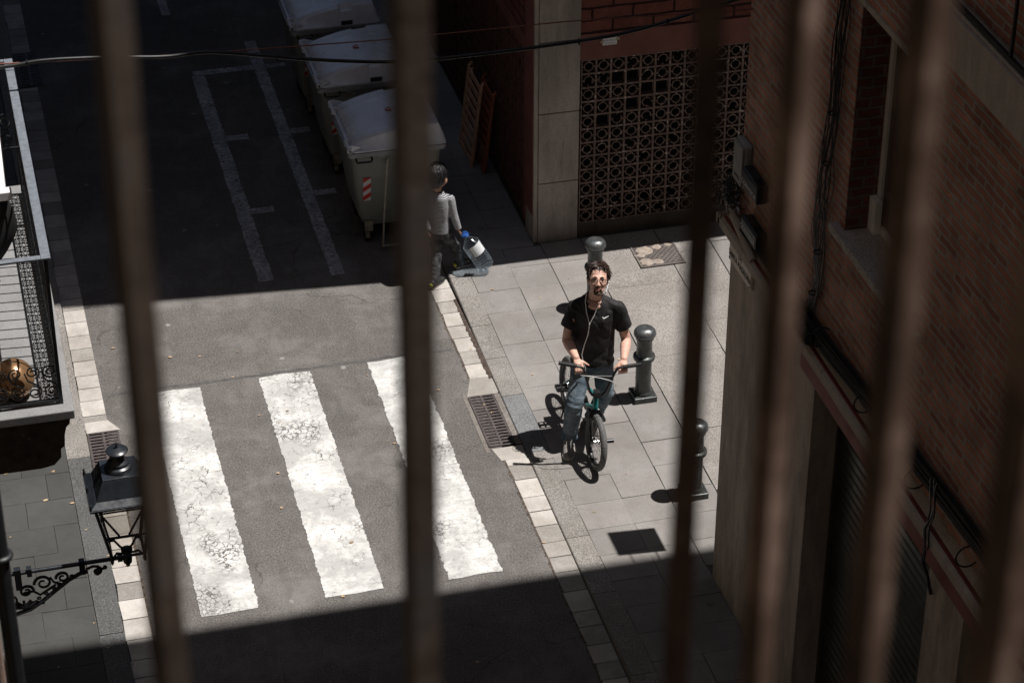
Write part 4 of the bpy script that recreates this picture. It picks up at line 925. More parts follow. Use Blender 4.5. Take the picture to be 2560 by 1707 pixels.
# ------------------------------------------------------------------ waste containers
def wbin():
    t = thing('waste_container', 'x', 'waste container', (3.70, 20.70, 0), 'grey waste containers in a row'); W_, D_ = .95, 1.06
    def rr(x0, y0, x1, y1, z, r=.07, n=5):
        o = []
        for cx, cy, a0 in ((x1-r, y1-r, 0), (x0+r, y1-r, pi/2), (x0+r, y0+r, pi), (x1-r, y0+r, 1.5*pi)):
            for i in range(n+1): a = a0+pi/2*i/n; o.append((cx+r*cos(a), cy+r*sin(a), z))
        return o
    def loftrr(mb, secs, caps=True):
        vs = [p for s_ in secs for p in rr(*s_)]; n = len(rr(*secs[0])); m_ = len(secs)
        fs = [[i*n+k, i*n+(k+1) % n, (i+1)*n+(k+1) % n, (i+1)*n+k] for i in range(m_-1) for k in range(n)]
        if caps: fs += [list(range(n))[::-1], [(m_-1)*n+k for k in range(n)]]
        mb.add(vs, fs, True)
    mb = MB(); loftrr(mb, [(.17, .26, .82, .84, .17), (.12, .21, .86, .88, .30), (.07, .12, .90, .95, .70), (.04, .06, .92, 1.0, 1.04)]); mb.box((.37, .03, .93), (.60, .07, 1.04)); obj('body', mb, M_BIN, t, local=True)
    mb = MB(); loftrr(mb, [(.01, .02, .95, 1.04, 1.04, .05), (0, .01, .96, 1.05, 1.05, .05), (0, .01, .96, 1.05, 1.095, .05), (.02, .03, .94, 1.03, 1.10, .05)]); rm = obj('rim', mb, M_BINRIM, t, local=True)
    mb = MB(); nx, ny = 34, 30; top = []
    def hz(x, y):
        u = (x-.05)/.90; arch = .035+.15*sin(pi*min(1, max(0, u))**.8*.62); e = min(y-.03, 1.03-y); side = ss(0, .075, e-.012*(1-u)); end = ss(0, .05, .95-x)*ss(0, .03, x-.05)
        g = .016*exp(-((y-.80-.02*u)/.014)**2)*ss(.1, .3, u)
        g2 = .012*exp(-((y-.22+.0*u)/.02)**2)*0
        rec = .05 if (.53 < x < .67 and (e < .13)) else 0
        return 1.112+(arch*side*(.25+.75*end)-rec*side-g)
    vs = []
    for j in range(ny+1):
        y = .03+1.0*j/ny
        for i in range(nx+1): x = .05+.90*i/nx; vs.append((x, y, hz(x, y)))
    w_ = nx+1; fs = [[j*w_+i, j*w_+i+1, (j+1)*w_+i+1, (j+1)*w_+i] for j in range(ny) for i in range(nx)]
    n0 = len(vs); bd = [i for i in range(w_)]+[j*w_+nx for j in range(1, ny+1)]+[ny*w_+i for i in range(nx-1, -1, -1)]+[j*w_ for j in range(ny-1, 0, -1)]
    for i in bd: vs.append((vs[i][0], vs[i][1], 1.101))
    for q in range(len(bd)): r2 = (q+1) % len(bd); fs.append([bd[q], n0+q, n0+r2, bd[r2]])
    mb.add(vs, fs, True); loftrr(mb, [(.045, .022, .962, 1.038, 1.1005, .04), (.045, .022, .962, 1.038, 1.112, .04)]); ld = obj('lid', mb, M_LID, t, local=True)
    for y0 in (.03, .27, .74, .98):
        pass
    mb = MB()
    for ya, yb in ((.0, .22), (.83, 1.05)):
        mb.tube([(.015, ya, 1.135), (.015, yb, 1.135)], .021, 12)
        for yy in (ya+.045, yb-.035): mb.prism([(-.004, 1.10), (.14, 1.145), (.05, 1.175), (-.004, 1.165)], 1, yy, yy+.022)
    mb.tube([(.03, .22, 1.12), (.03, .83, 1.12)], .014, 8); obj('hinge_tube', mb, M_LID, t, local=True)
    mb = MB()
    for ya in (-.001, 1.051): mb.cyl((.015, ya-.002, 1.135), (.015, ya+.002, 1.135), .013)
    mb.box((.54, .018, 1.114), (.66, .0215, 1.16)); each('hole', mb, M_DKREC, t, local=True)  # flat dark plates, painted shade for the tube ends and handle recess
    mb = MB(); mb.tube([(.07, .035, 1.055), (.07, -.02, 1.03), (.08, -.025, 1.02), (.21, -.025, 1.02), (.22, -.02, 1.03), (.22, .035, 1.055)], .011, 8); obj('grab_handle', mb, M_BBLK, t, local=True)
    # reflective striped sticker following the front corner
    for k, (za, zb) in enumerate(((.0, .0),)):
        pass
    def sticker(x0, x1, z0, z1, yf):
        red, wh = MB(), MB(); n = 5
        for mbq, ph_ in ((red, 0), (wh, 1)):
            for i in range(-2, 7):
                if (i % 2) != ph_: continue
                c0 = z0+(z1-z0)*i/5; hgt = (z1-z0)/5; sl = .05
                poly = [(x0, c0), (x1, c0+sl), (x1, c0+sl+hgt), (x0, c0+hgt)]
                def clip(poly, lim, keep_above):
                    out = []
                    for a, b_ in zip(poly, poly[1:]+poly[:1]):
                        ia = (a[1] >= lim) if keep_above else (a[1] <= lim); ib = (b_[1] >= lim) if keep_above else (b_[1] <= lim)
                        if ia: out.append(a)
                        if ia != ib: f_ = (lim-a[1])/(b_[1]-a[1]); out.append((a[0]+(b_[0]-a[0])*f_, lim))
                    return out
                poly = clip(clip(poly, z0, True), z1, False) if poly else poly
                if len(poly) >= 3: mbq.add([(x, yf(z), z) for x, z in poly], [list(range(len(poly)))])
        return red, wh
    yf = lambda z: .116+(.70-z)/(.4)*.088-.006 if z < .70 else .12-(z-.70)/.34*.06-.008
    r_, w2 = sticker(.15, .225, .50, .78, yf); obj('red_stripes', r_, M_REDST, t, local=True); obj('white_stripes', w2, M_WHST, t, local=True)
    for x, y in ((.20, .27), (.78, .27), (.20, .82), (.78, .82)):
        mb = MB(); mb.cyl((x-.022, y, .075), (x+.022, y, .075), .075, n=20); mb.box((x-.035, y-.03, .08), (x-.024, y+.03, .18)); mb.box((x+.024, y-.03, .08), (x+.035, y+.03, .18)); mb.box((x-.035, y-.05, .155), (x+.035, y+.05, .185)); obj('wheel', mb, M_RUBBER, t, local=True)
    mb = MB(); mb.box((.17, .20, .13), (.25, .235, .24)); mb.box((.175, .19, .06), (.215, .22, .12)); obj('brake', mb, M_STEEL, t, local=True)
    mb = MB(); pts = [(.37, -.02, 1.03), (.355, .0, .8), (.335, .03, .45), (.31, .02, .06)]; mb.tube(pts, .011, 8); mb.tube([(.30, .015, .055), (.80, .015, .055)], .011, 8); mb.ell((.357, .0, .82), .014, n=8, m=6); obj('foot_lever', mb, M_STEEL, t, local=True)
    mb = MB(); mb.prism([(.30, 1.04), (.62, 1.04), (.62, .84), (.56, .80), (.50, .84), (.47, .96), (.40, 1.0), (.30, 1.015)], 1, .035, .055); obj('chute_guard', mb, M_BINRIM, t, local=True)
    q = MB(); q.lathe([(.042, 0), (.042, .0015)], (.50, .50, hz(.50, .50)+.001), 24); st = obj('red_badge', q, simple('red_badge_print', (.35, .04, .04), .5), t, local=True)
    q = MB(); z = hz(.5, .5)+.004; q.box((.475, .49, z), (.525, .512, z+.001)); obj('badge_bar', q, M_TEXTW, st, local=True)
    return t
random.seed(5)
w0 = wbin(); w0['label'] = 'grey wheeled waste container nearest the boy, lowest in the picture of the row'
dup(w0, (3.665, 22.13, 0), 'grey wheeled waste container in the middle of the row, behind the nearest one')
dup(w0, (3.635, 23.50, 0), 'farthest grey waste container of the row, cut by the top edge')
# ------------------------------------------------------------------ BMX bicycle
FX, FY = 5.0, 16.70; RX_, RY_ = 5.02, 17.62; WR = .25
BK = thing('bmx_bicycle', 'small teal framed BMX bicycle with black bars straddled by the man', 'bicycle', (5.01, 17.15, ph(17)))
G0 = ph(17); lean = radians(4.5)
Lm = Matrix.Translation((5.01, 17.15, G0)) @ Matrix.Rotation(lean, 4, 'Y') @ Matrix.Translation((-5.01, -17.15, -G0))
st_ang = radians(1)    # handlebar turned towards the camera
Sm = Matrix.Translation((FX, FY+.10, G0)) @ Matrix.Rotation(st_ang, 4, 'Z') @ Matrix.Translation((-FX, -FY-.10, -G0))
Sb = Matrix.Translation((FX, FY+.13, G0)) @ Matrix.Rotation(radians(-9), 4, 'Z') @ Matrix.Translation((-FX, -FY-.13, -G0))
def bobj(name, mb, mat, parent=BK, steer=False):
    if steer == 2: mb.xf(Sb)
    elif steer: mb.xf(Sm)
    mb.xf(Lm); return obj(name, mb, mat, parent)
def wheel(cx, cy, steer):
    z = G0+WR; ax = (1, 0, 0)
    mb = MB(); mb.torus((cx, cy, z), WR-.028, .0285, ax, 64, 14); ty = bobj('wheel', mb, M_TYRE, BK, steer)
    mb = MB(); mb.torus((cx, cy, z), WR-.054, .013, ax, 48, 8, 1.3); bobj('rim', mb, M_BBLK, ty, steer)
    mb = MB()
    for k in range(36):
        a = 2*pi*k/36; s_ = 1 if k % 2 else -1; da = .32*(1 if k % 4 < 2 else -1); mb.tube([(cx+s_*.028, cy+.02*cos(a+da*2.5), z+.02*sin(a+da*2.5)), (cx, cy+(WR-.062)*cos(a), z+(WR-.062)*sin(a))], .0013, 4)
    bobj('spokes', mb, M_CHROME, ty, steer)
    mb = MB(); mb.tube([(cx-.05, cy, z), (cx+.05, cy, z)], .018, 12); mb.torus((cx-.03, cy, z), .022, .005, ax, 20, 6); mb.torus((cx+.03, cy, z), .022, .005, ax, 20, 6); bobj('hub', mb, M_CHROME, ty, steer)
wheel(FX, FY, True); wheel(RX_, RY_, False)
zt = G0
mb = MB()
for s_ in (-1, 1): mb.tube([(FX+s_*.048, FY, zt+WR), (FX+s_*.05, FY+.045, zt+.36), (FX+s_*.046, FY+.085, zt+.47), (FX+s_*.022, FY+.10, zt+.505)], [.013, .016, .017, .015], 10)
mb.tube([(FX-.03, FY+.10, zt+.505), (FX+.03, FY+.10, zt+.505)], .019, 10); bobj('fork', mb, M_BBLK, BK, True)
mb = MB(); mb.tube([(FX, FY+.105, zt+.515), (FX, FY+.14, zt+.635)], .023, 16)
HB, HT = V((FX, FY+.11, zt+.53)), V((FX, FY+.135, zt+.615)); BBk = V((5.01, 17.25, zt+.29)); ST = V((5.012, 17.37, zt+.50)); RA = V((RX_, RY_, zt+WR))
mb.tube([HT, ST], .016, 12); mb.tube([HB, BBk], .018, 12); mb.tube([BBk, ST], .015, 12)
for s_ in (-1, 1): mb.tube([BBk+V((s_*.03, 0, 0)), RA+V((s_*.055, 0, 0))], .009, 8); mb.tube([ST, ST+V((s_*.03, .03, -.03)), RA+V((s_*.055, 0, 0))], .008, 8)
bobj('frame', mb, M_TEAL)
mb = MB(); mb.tube([ST, ST+V((0, .02, .05))], .013, 10); bobj('seat_post', mb, M_BBLK)
mb = MB(); c = ST+V((0, .03, .07)); mb.loft([((c.x, c.y-.13, c.z+.012), .018, .014, Matrix.Rotation(pi/2, 3, 'X')), ((c.x, c.y-.06, c.z+.008), .028, .018, Matrix.Rotation(pi/2, 3, 'X')), ((c.x, c.y+.05, c.z+.012), .06, .022, Matrix.Rotation(pi/2, 3, 'X')), ((c.x, c.y+.11, c.z+.022), .05, .018, Matrix.Rotation(pi/2, 3, 'X'))]); bobj('seat', mb, M_BBLK)
mb = MB(); zc = zt+.665; yc = FY+.135     # stem
mb.tube([(FX, yc, zt+.63), (FX, yc-.002, zc+.01)], .018, 12); mb.box((FX-.025, yc-.06, zc-.022), (FX+.025, yc+.02, zc+.022)); mb.box((FX-.034, yc-.075, zc+.004), (FX+.034, yc-.035, zc+.024)); bobj('stem', mb, M_BBLK, BK, 2)
mb = MB(); yb = yc-.055; top = zt+.945; ro = .0115
path = []
for s_ in (-1,):
    path = [(FX-.345, yb+.045, top+.012), (FX-.17, yb+.012, top), (FX-.145, yb+.005, top-.012), (FX-.125, yb, top-.05), (FX-.07, yb, zc+.05), (FX-.045, yb, zc+.012), (FX-.02, yb, zc), (FX+.02, yb, zc), (FX+.045, yb, zc+.012), (FX+.07, yb, zc+.05), (FX+.125, yb, top-.05), (FX+.145, yb+.005, top-.012), (FX+.17, yb+.012, top), (FX+.345, yb+.045, top+.012)]
mb.tube(path, ro, 12); mb.tube([(FX-.113, yb, top-.085), (FX+.113, yb, top-.085)], .009, 10); hb = bobj('handlebar', mb, M_BBLK, BK, 2)
for s_ in (-1, 1):
    mb = MB(); mb.tube([(FX+s_*.20, yb+.018, top+.002), (FX+s_*.345, yb+.045, top+.012), (FX+s_*.350, yb+.046, top+.0124)], [.0165, .0165, .019], 14)
    for i in range(12): f_ = i/11; mb.torus((FX+s_*(.20+.14*f_), yb+.018+.027*f_, top+.002+.01*f_), .0165, .002, (1, .19*s_, .07*s_), 16, 5)
    bobj('grip', mb, M_RUBBER, hb, 2)
mb = MB(); mb.tube([(FX+.048, FY, zt+WR), (FX+.155, FY, zt+WR)], .019, 14); bobj('axle_peg', mb, M_BBLK, BK, True)
mb = MB(); mb.tube([(RX_+.055, RY_, zt+WR), (RX_+.15, RY_, zt+WR)], .019, 14); bobj('axle_peg', mb, M_BBLK, BK)
mb = MB(); ca = radians(115); cd = V((0, sin(ca)*.165, -cos(ca)*.165)); cl, cr = BBk+V((-.07, 0, 0)), BBk+V((.07, 0, 0))
mb.tube([cl, cr], .014, 12); mb.tube([cl, cl+cd], .011, 8); mb.tube([cr, cr-cd], .011, 8); mb.torus(BBk+V((.052, 0, 0)), .06, .006, (1, 0, 0), 32, 6); mb.cyl(BBk+V((.05, 0, 0)), BBk+V((.054, 0, 0)), .05); bobj('crank', mb, M_BBLK)
for p, s_ in ((cl+cd, -1), (cr-cd, 1)):
    mb = MB(); x0 = p.x+s_*.015; x1 = p.x+s_*.11
    for dy in (-.045, -.012, .012, .045): mb.box((min(x0, x1), p.y+dy-.006, p.z-.009), (max(x0, x1), p.y+dy+.006, p.z+.009))
    for xx in (x0, (x0+x1)/2, x1): mb.box((xx-.006, p.y-.039, p.z-.0085), (xx+.006, p.y+.039, p.z+.0085))
    mb.tube([p, (x1, p.y, p.z)], .007, 8); bobj('pedal', mb, M_BBLK)
mb = MB(); mb.tube([BBk+V((.052, 0, .06)), RA+V((.045, 0, .03))], .004, 6); mb.tube([BBk+V((.052, 0, -.06)), RA+V((.045, 0, -.03))], .004, 6); bobj('chain', mb, M_STEEL)
mb = MB(); pts = []
for i in range(25):
    f_ = i/24; a = pi*(1-f_); pts.append((FX+.02+.155*cos(a)-.03, yb-.03-.05*sin(a), top-.06+.035*sin(a)-.10*f_*f_))
mb.tube(pts, .0032, 6); bobj('brake_cable', mb, simple('white_cable', (.6, .6, .6), .4), BK, 2)
# ------------------------------------------------------------------ the man
MG = ph(17)
a_y = radians(-16.4); RZ = Matrix.Rotation(a_y, 3, 'Z')
MAN = thing('person', 'man in black t-shirt, blue jeans, glasses and white earphones looking up over a bicycle', 'person', (5.08, 17.15, MG))
def T(lx, ly, z, o=(5.115, 17.17)): q = RZ @ V((lx, ly, 0)); return V((o[0]+q.x, o[1]+q.y, z))
HC = V((5.126, 17.105, 1.612)); HR = (Matrix.Rotation(radians(-15.5), 3, 'Z') @ Matrix.Rotation(radians(2.5), 3, 'Y') @ Matrix.Rotation(radians(-23), 3, 'X'))*1.06
Hd = lambda x, y, z: HC+HR @ V((x, y, z))       # head frame: -y is forward, z up
ShL, ShR = V((4.950, 17.225, 1.300)), V((5.312, 17.125, 1.300))
ElL, ElR = V((4.885, 17.185, 1.005)), V((5.385, 17.10, .985)); WrL, WrR = V((4.897, 16.935, .985)), V((5.298, 16.865, .952))
def bar_pt(s_, t_):  # world position on the handlebar
    p = V((FX+s_*t_, yb+.012+.033*(t_-.17)/.175, top)); return (Lm @ (Sm @ p.to_4d())).to_3d()
GLp, GRp = bar_pt(-1, .135), bar_pt(1, .17)
GLp = V((4.905, 16.865, .925)) if abs(GLp.x-4.905) > .03 else GLp
body = MB()
# head
body.ell(Hd(0, .025, .035), (.076, .094, .088), HR); body.ell(Hd(0, -.018, -.012), (.070, .072, .088), HR); body.ell(Hd(0, -.038, -.066), (.052, .044, .042), HR); body.ell(Hd(0, -.064, -.095), (.022, .018, .016), HR)
for s_ in (-1, 1):
    body.ell(Hd(s_*.030, -.063, -.028), (.022, .018, .024), HR); body.ell(Hd(s_*.076, .012, -.012), (.010, .020, .031), HR @ Matrix.Rotation(s_*.25, 3, 'Z')); body.ell(Hd(s_*.028, -.075, .032), (.026, .012, .0075), HR)
    body.ell(Hd(s_*.0115, -.100, -.030), (.008, .010, .007), HR)
body.cap(Hd(0, -.082, .018), Hd(0, -.105, -.026), .0085, .0115, n=10); body.ell(Hd(0, -.088, -.062), (.020, .008, .0055), HR); body.ell(Hd(0, -.086, -.073), (.017, .009, .0065), HR)
# neck, torso core
body.cap(Hd(0, .03, -.05), T(0, .02, 1.38), .053, .060); body.ell(T(0, .015, 1.315), (.138, .074, .05), RZ); body.ell(T(0, -.012, 1.352), (.080, .080, .046), RZ)
body.ell(T(0, .01, 1.17), (.150, .098, .18), RZ); body.ell(T(0, .01, .93), (.135, .092, .14), RZ); body.ell(T(0, .02, .80), (.140, .10, .10), RZ)
# arms
for Sh, El, Wr in ((ShL, ElL, WrL), (ShR, ElR, WrR)):
    body.cap(Sh, Sh.lerp(El, .35), .040, .048); body.cap(Sh.lerp(El, .35), El, .049, .042); body.ell(Sh.lerp(El, .42)+V((0, -.012, 0)), (.046, .048, .09)); body.cap(El, El.lerp(Wr, .3), .042, .047); body.cap(El.lerp(Wr, .3), Wr, .047, .030)
# hands
def hand(Wr, Gp, side, thumb_dir):
    k = (Gp+V((0, -.012, .022))); fw = (k-Wr).normalized(); ac = V((1, 0, 0))*side
    pm = Wr.lerp(k, .55); up = V((0, -.2, 1)).normalized()
    for f_ in (-1, -.33, .33, 1): body.cap(Wr+ac*f_*.012, k+ac*f_*.030, .0145, .0115, n=10)
    body.ell(pm, (.036, .045, .022))
    for i, (f_, ln, dz) in enumerate(((-1.05, .92, -.004), (-.35, 1.0, 0), (.35, 1.0, 0), (1.05, .85, -.006))):
        b0 = k+ac*f_*.0295+V((0, 0, dz)); b1 = b0+V((ac.x*f_*.002, -.019*ln, -.026*ln)); b2 = b1+V((0, .004, -.024*ln)); b3 = b2+V((0, .017*ln, -.013*ln))
        body.cap(b0, b1, .0108, .0098, n=10); body.cap(b1, b2, .0096, .0088, n=10); body.cap(b2, b3, .0086, .0072, n=10)
    t0 = Wr.lerp(k, .35)+V((thumb_dir*.024, 0, -.004)); t1 = t0+V((thumb_dir*.028, -.018, -.008)); t2 = t1+V((thumb_dir*.024, -.010, -.016)); t3 = t2+V((thumb_dir*.018, -.002, -.012))
    body.cap(t0, t1, .015, .0125, n=10); body.cap(t1, t2, .012, .0105, n=10); body.cap(t2, t3, .0102, .0078, n=10)
hand(WrL, V((4.905, 16.872, .915)), 1, 1); hand(WrR, V((5.268, 16.812, .895)), 1, -1)
# legs (under the jeans)
HipL, HipR = T(-.085, .02, .80), T(.085, .02, .80); KnL, KnR = V((4.92, 17.02, .465)), V((5.210, 17.10, .47)); AnL, AnR = V((4.885, 17.06, .10)), V((5.175, 17.33, .10))
for Hp, Kn, An in ((HipL, KnL, AnL), (HipR, KnR, AnR)): body.cap(Hp, Kn, .070, .048); body.cap(Kn, An, .046, .033); body.cap(An, An+V((-.01, -.08, -.05)), .032, .026)
bm_ = bake(body, .0048, 3, off=MAN.location); obj('body', bm_, M_SKIN, MAN, local=True)
# t-shirt
sh = MB(); sh.loft([(T(0, .01, .755), .190, .128, RZ, .92), (T(0, .01, .80), .187, .126, RZ, .92), (T(0, .01, .95), .176, .122, RZ, .92), (T(0, .01, 1.10), .182, .126, RZ), (T(0, .01, 1.22), .190, .124, RZ), (T(0, .015, 1.29), .180, .112, RZ), (T(0, .015, 1.34), .140, .100, RZ), (T(0, .015, 1.385), .098, .088, RZ), (T(0, .02, 1.425), .066, .064, RZ)], 40)
for Sh, El in ((ShL, ElL), (ShR, ElR)):
    e = Sh.lerp(El, .68); out = V((-.01 if Sh is ShL else .012, 0, 0)); sh.cap(Sh, e+out, .060, .073, n=20); sh.cap(Sh, T(-.075 if Sh is ShL else .075, .02, 1.355), .056, .050, n=20)
def scut(p):
    q = p-T(0, -.030, 1.432)
    return (q.x/.074)**2+(q.y/.086)**2+(q.z/.066)**2 < 1
def slsel(Sh, El, sgn):
    d = (El-Sh).normalized()
    return lambda p: (p-Sh).cross(d).length < .13 and (p-Sh).dot(d) > .10 and (RZ.inverted() @ (p-V((5.115, 17.17, 0)))).x*sgn > .183
spl = [(T(0, 0, .775), (0, 0, -1), lambda p: p.z < .84)]
for Sh, El, sgn in ((ShL, ElL, -1), (ShR, ElR, 1)):
    d = (El-Sh).normalized(); spl.append((Sh.lerp(El, .60), tuple((d+V((sgn*.25, 0, 0))).normalized()), slsel(Sh, El, sgn)))
def folds(co):
    q = RZ.inverted() @ (co-V((5.115, 17.17, 0)))
    d = .011*noise.noise(V((q.x*13+co.z*4, q.y*5, co.z*3.6+q.x*5)))
    d += .009*noise.noise(V((q.x*7+co.z*11, q.y*9, co.z*12-q.x*7)))*ss(1.25, .85, co.z)
    d += .007*noise.noise(V((q.x*26+co.z*16, q.y*18, co.z*16)))*ss(1.05, 1.3, co.z)
    d += .004*sin((co.z*70+q.x*22))*exp(-((co.z-.83)/.05)**2)
    return d
obj('t_shirt', bake(sh, .0055, 6, scut, None, MAN.location, folds, spl), M_SHIRT, MAN, local=True)
# jeans
jn = MB(); jn.loft([(T(0, .015, .70), .155, .112, RZ), (T(0, .015, .80), .162, .118, RZ), (T(0, .01, .86), .158, .112, RZ)], 32); jn.ell(T(0, .02, .72), (.13, .11, .09), RZ)
for Hp, Kn, An in ((HipL, KnL, AnL), (HipR, KnR, AnR)): jn.cap(Hp+V((0, 0, -.03)), Kn, .096, .076, n=20); jn.cap(Kn, An+V((0, 0, -.02)), .074, .070, n=20)
def jf(co):
    kk = exp(-((co.z-.45)/.10)**2)+exp(-((co.z-.12)/.09)**2)+.5*exp(-((co.z-.72)/.08)**2)
    return .013*kk*noise.noise(V((co.x*8, co.y*8, co.z*24+co.x*10)))+.006*noise.noise(co*7)+.004*sin(co.z*90+co.x*20)*exp(-((co.z-.13)/.06)**2)
obj('jeans', bake(jn, .0065, 4, None, None, MAN.location, jf, [((0, 0, .085), (0, 0, -1), lambda p: p.z < .16)]), M_DENIM, MAN, local=True)
# shoes
def shoe(An, ang, up, so_, tr, parent, sc_=1.0, lace=True, loc=None, pitch=0):
    R3 = Matrix.Rotation(ang, 3, 'Z') @ Matrix.Rotation(pitch, 3, 'X'); base = V(An)
    Q = lambda x, y, z: base+R3 @ (V((x, y, z))*sc_)
    RX90 = R3 @ Matrix.Rotation(pi/2, 3, 'X')
    s_ = MB(); s_.loft([(Q(0, .085, .055), .030, .036, RX90), (Q(0, .06, .062), .037, .045, RX90), (Q(0, .01, .068), .040, .052, RX90), (Q(0, -.05, .056), .042, .042, RX90), (Q(0, -.11, .042), .047, .030, RX90), (Q(0, -.16, .036), .045, .025, RX90), (Q(0, -.195, .030), .030, .018, RX90), (Q(0, -.21, .028), .010, .010, RX90)], 20)
    o = obj('shoe', s_, up, parent)
    s_ = MB(); pts = []
    out = [(.033, .088), (.040, .05), (.040, 0), (.045, -.06), (.052, -.12), (.050, -.165), (.034, -.20), (0, -.216)]; out = out+[(-x, y) for x, y in out[-2::-1]]
    n = len(out); s_.add([Q(x, y, z) for z in (0, .026) for x, y in out], [list(range(n))[::-1], [n+i for i in range(n)]]+[[i, (i+1) % n, n+(i+1) % n, n+i] for i in range(n)]); obj('sole', s_, so_, o, .004)
    if lace:
        s_ = MB()
        for i in range(5): y = -.055-.014*i*1.2; z = .095-.011*i; s_.tube([Q(-.022, y, z-.010), Q(0, y-.004, z+.002), Q(.022, y-.008, z-.010)], .0035*sc_, 6)
        s_.tube([Q(0, -.04, .10), Q(.03, -.06, .095), Q(.045, -.09, .065)], .003*sc_, 6); s_.tube([Q(0, -.04, .10), Q(-.03, -.05, .10), Q(-.015, -.08, .092)], .003*sc_, 6); obj('laces', s_, tr, o)
    return o
shoe((4.872, 17.04, MG), radians(-14), M_SHOE, M_SOLE, M_SOLE, MAN, 1.05); shoe((5.170, 17.34, MG), radians(0), M_SHOE, M_SOLE, M_SOLE, MAN, 1.05)
# hair
hr = MB(); hr.ell(Hd(0, .036, .054), (.084, .094, .086), HR); hr.ell(Hd(0, .055, .0), (.082, .068, .085), HR)
random.seed(21)
strand = MB()
def on_sk(az, el, r=1.0): return V((.080*r*cos(el)*sin(az), .030+.096*r*-cos(el)*cos(az), .048+.088*r*sin(el)))
for i in range(950):
    az = random.uniform(-pi, pi); el = random.uniform(-.25, 1.5)
    if abs(az) < .95 and el < .72: continue
    p = on_sk(az, el, 1.0); nrm = V((p.x/.08, (p.y-.03)/.096, (p.z-.048)/.088)).normalized()
    side = 1 if p.x > -.01 else -1
    cl_ = noise.noise(V((p.x*40, p.y*40, p.z*40)))*1.6; flow = V((side*.9+cl_, -.25-cl_*.6 if abs(az) < 1.3 else .2, -.25 if el > .9 else -.9))+V((random.uniform(-.4, .4), random.uniform(-.4, .4), random.uniform(-.25, .25)))
    flow = (flow-nrm*flow.dot(nrm)).normalized()
    L_ = random.uniform(.028, .055)*(1.35 if p.x > 0 and el < .5 else 1); pts = []; d = (flow+nrm*random.uniform(.15, .65)).normalized(); q = p.copy(); tw = V((random.uniform(-.4, .4), random.uniform(-.4, .4), random.uniform(-.3, .2)))
    for k in range(7):
        pts.append(Hd(*q)); q = q+d*L_/6; nn = V((q.x/.08, (q.y-.03)/.096, (q.z-.048)/.088)); d = (d+tw*.35-nn.normalized()*.16*max(0, nn.length-.9)*4+flow*.1).normalized()
    strand.tube(pts, [z_*k_ for z_ in (random.uniform(.55, 1.0),) for k_ in (.0042, .0050, .0048, .0042, .0034, .0022, .0008)], 5)
def hcut(v):
    q = HR.inverted() @ (v-HC); 
    return q.y < -.030 and q.z < .055 or (q.y < -.055 and q.z < .072)
obj('hair', bake(hr, .005, 2, hcut, None, MAN.location, lambda co: .008*noise.noise(co*55)), M_HAIR, MAN, local=True)
obj('hair_locks', strand, M_HAIR, MAN)
bd = MB(); bd.ell(Hd(0, -.064, -.100), (.031, .022, .017), HR); bd.ell(Hd(0, -.078, -.088), (.010, .008, .006), HR)
for s_ in (-1, 1): bd.ell(Hd(s_*.013, -.0945, -.0505), (.014, .0055, .0042), HR); bd.ell(Hd(s_*.027, -.080, -.062), (.0042, .008, .014), HR); bd.ell(Hd(s_*.027, -.070, -.082), (.006, .010, .016), HR)
obj('beard', bake(bd, .003, 1, None, None, MAN.location, lambda co: .0035*noise.noise(co*120)), M_BEARD, MAN, local=True)
lp = MB(); lp.tube([Hd(-.019, -.088, -.0655), Hd(-.008, -.0955, -.0625), Hd(0, -.0965, -.0640), Hd(.008, -.0955, -.0625), Hd(.019, -.088, -.0655)], [.0012, .0032, .0030, .0032, .0012], 8); lp.tube([Hd(-.017, -.088, -.0685), Hd(0, -.0945, -.0725), Hd(.017, -.088, -.0685)], [.0012, .0042, .0012], 8)
obj('lips', lp, simple('lip_skin', (.42, .17, .14), .5), MAN)
ey = MB()
for s_ in (-1, 1): ey.ell(Hd(s_*.030, -.080, .009), (.011, .005, .0035), HR, 12, 8)
each('eye', ey, simple('eye_dark', (.05, .035, .03), .2), MAN)
br = MB()
for s_ in (-1, 1): br.tube([Hd(s_*.012, -.090, .032), Hd(s_*.030, -.088, .036), Hd(s_*.048, -.074, .031)], [.003, .0038, .002], 6)
each('eyebrow', br, M_HAIR, MAN)
gm = MB(); ln = MB()
for s_ in (-1, 1):
    pts = [(s_*.033+.0235*math.copysign(abs(cos(a))**.6, cos(a)), -.100+.10*abs(s_*.033+.0235*cos(a))**1*.22, .008+.0145*math.copysign(abs(sin(a))**.7, sin(a))) for a in [2*pi*k/20 for k in range(20)]]
    gm.tube([Hd(*p) for p in pts], .0017, 6, closed=True); gm.tube([Hd(s_*.055, -.098, .019), Hd(s_*.012, -.100, .0225)], .0032, 6)
    gm.tube([Hd(s_*.056, -.096, .016), Hd(s_*.074, -.07, .014), Hd(s_*.082, .01, .006)], .0022, 6); ln.add([Hd(*p) for p in pts], [list(range(20))])
gm.tube([Hd(-.011, -.101, .013), Hd(0, -.104, .016), Hd(.011, -.101, .013)], .0022, 6); g_ = obj('glasses', gm, M_BBLK, MAN); each('lens', ln, M_LENS, g_)
ec = MB(); jn_ = T(-.035, -.142, 1.225)
ec.tube([Hd(-.083, .0, -.02), Hd(-.080, -.02, -.06), T(-.075, -.088, 1.42), T(-.062, -.125, 1.33), jn_], .0032, 6); ec.tube([Hd(.083, .0, -.02), Hd(.068, -.03, -.085), T(.038, -.10, 1.40), T(.005, -.128, 1.31), jn_], .0032, 6)
ec.tube([jn_, T(-.045, -.146, 1.13), T(-.075, -.146, 1.02), T(-.095, -.142, .92), T(-.078, -.14, .83), T(-.060, -.135, .78), T(-.06, -.125, .74)], .0036, 6); ec.ell(jn_, (.006, .005, .012), n=8, m=6)
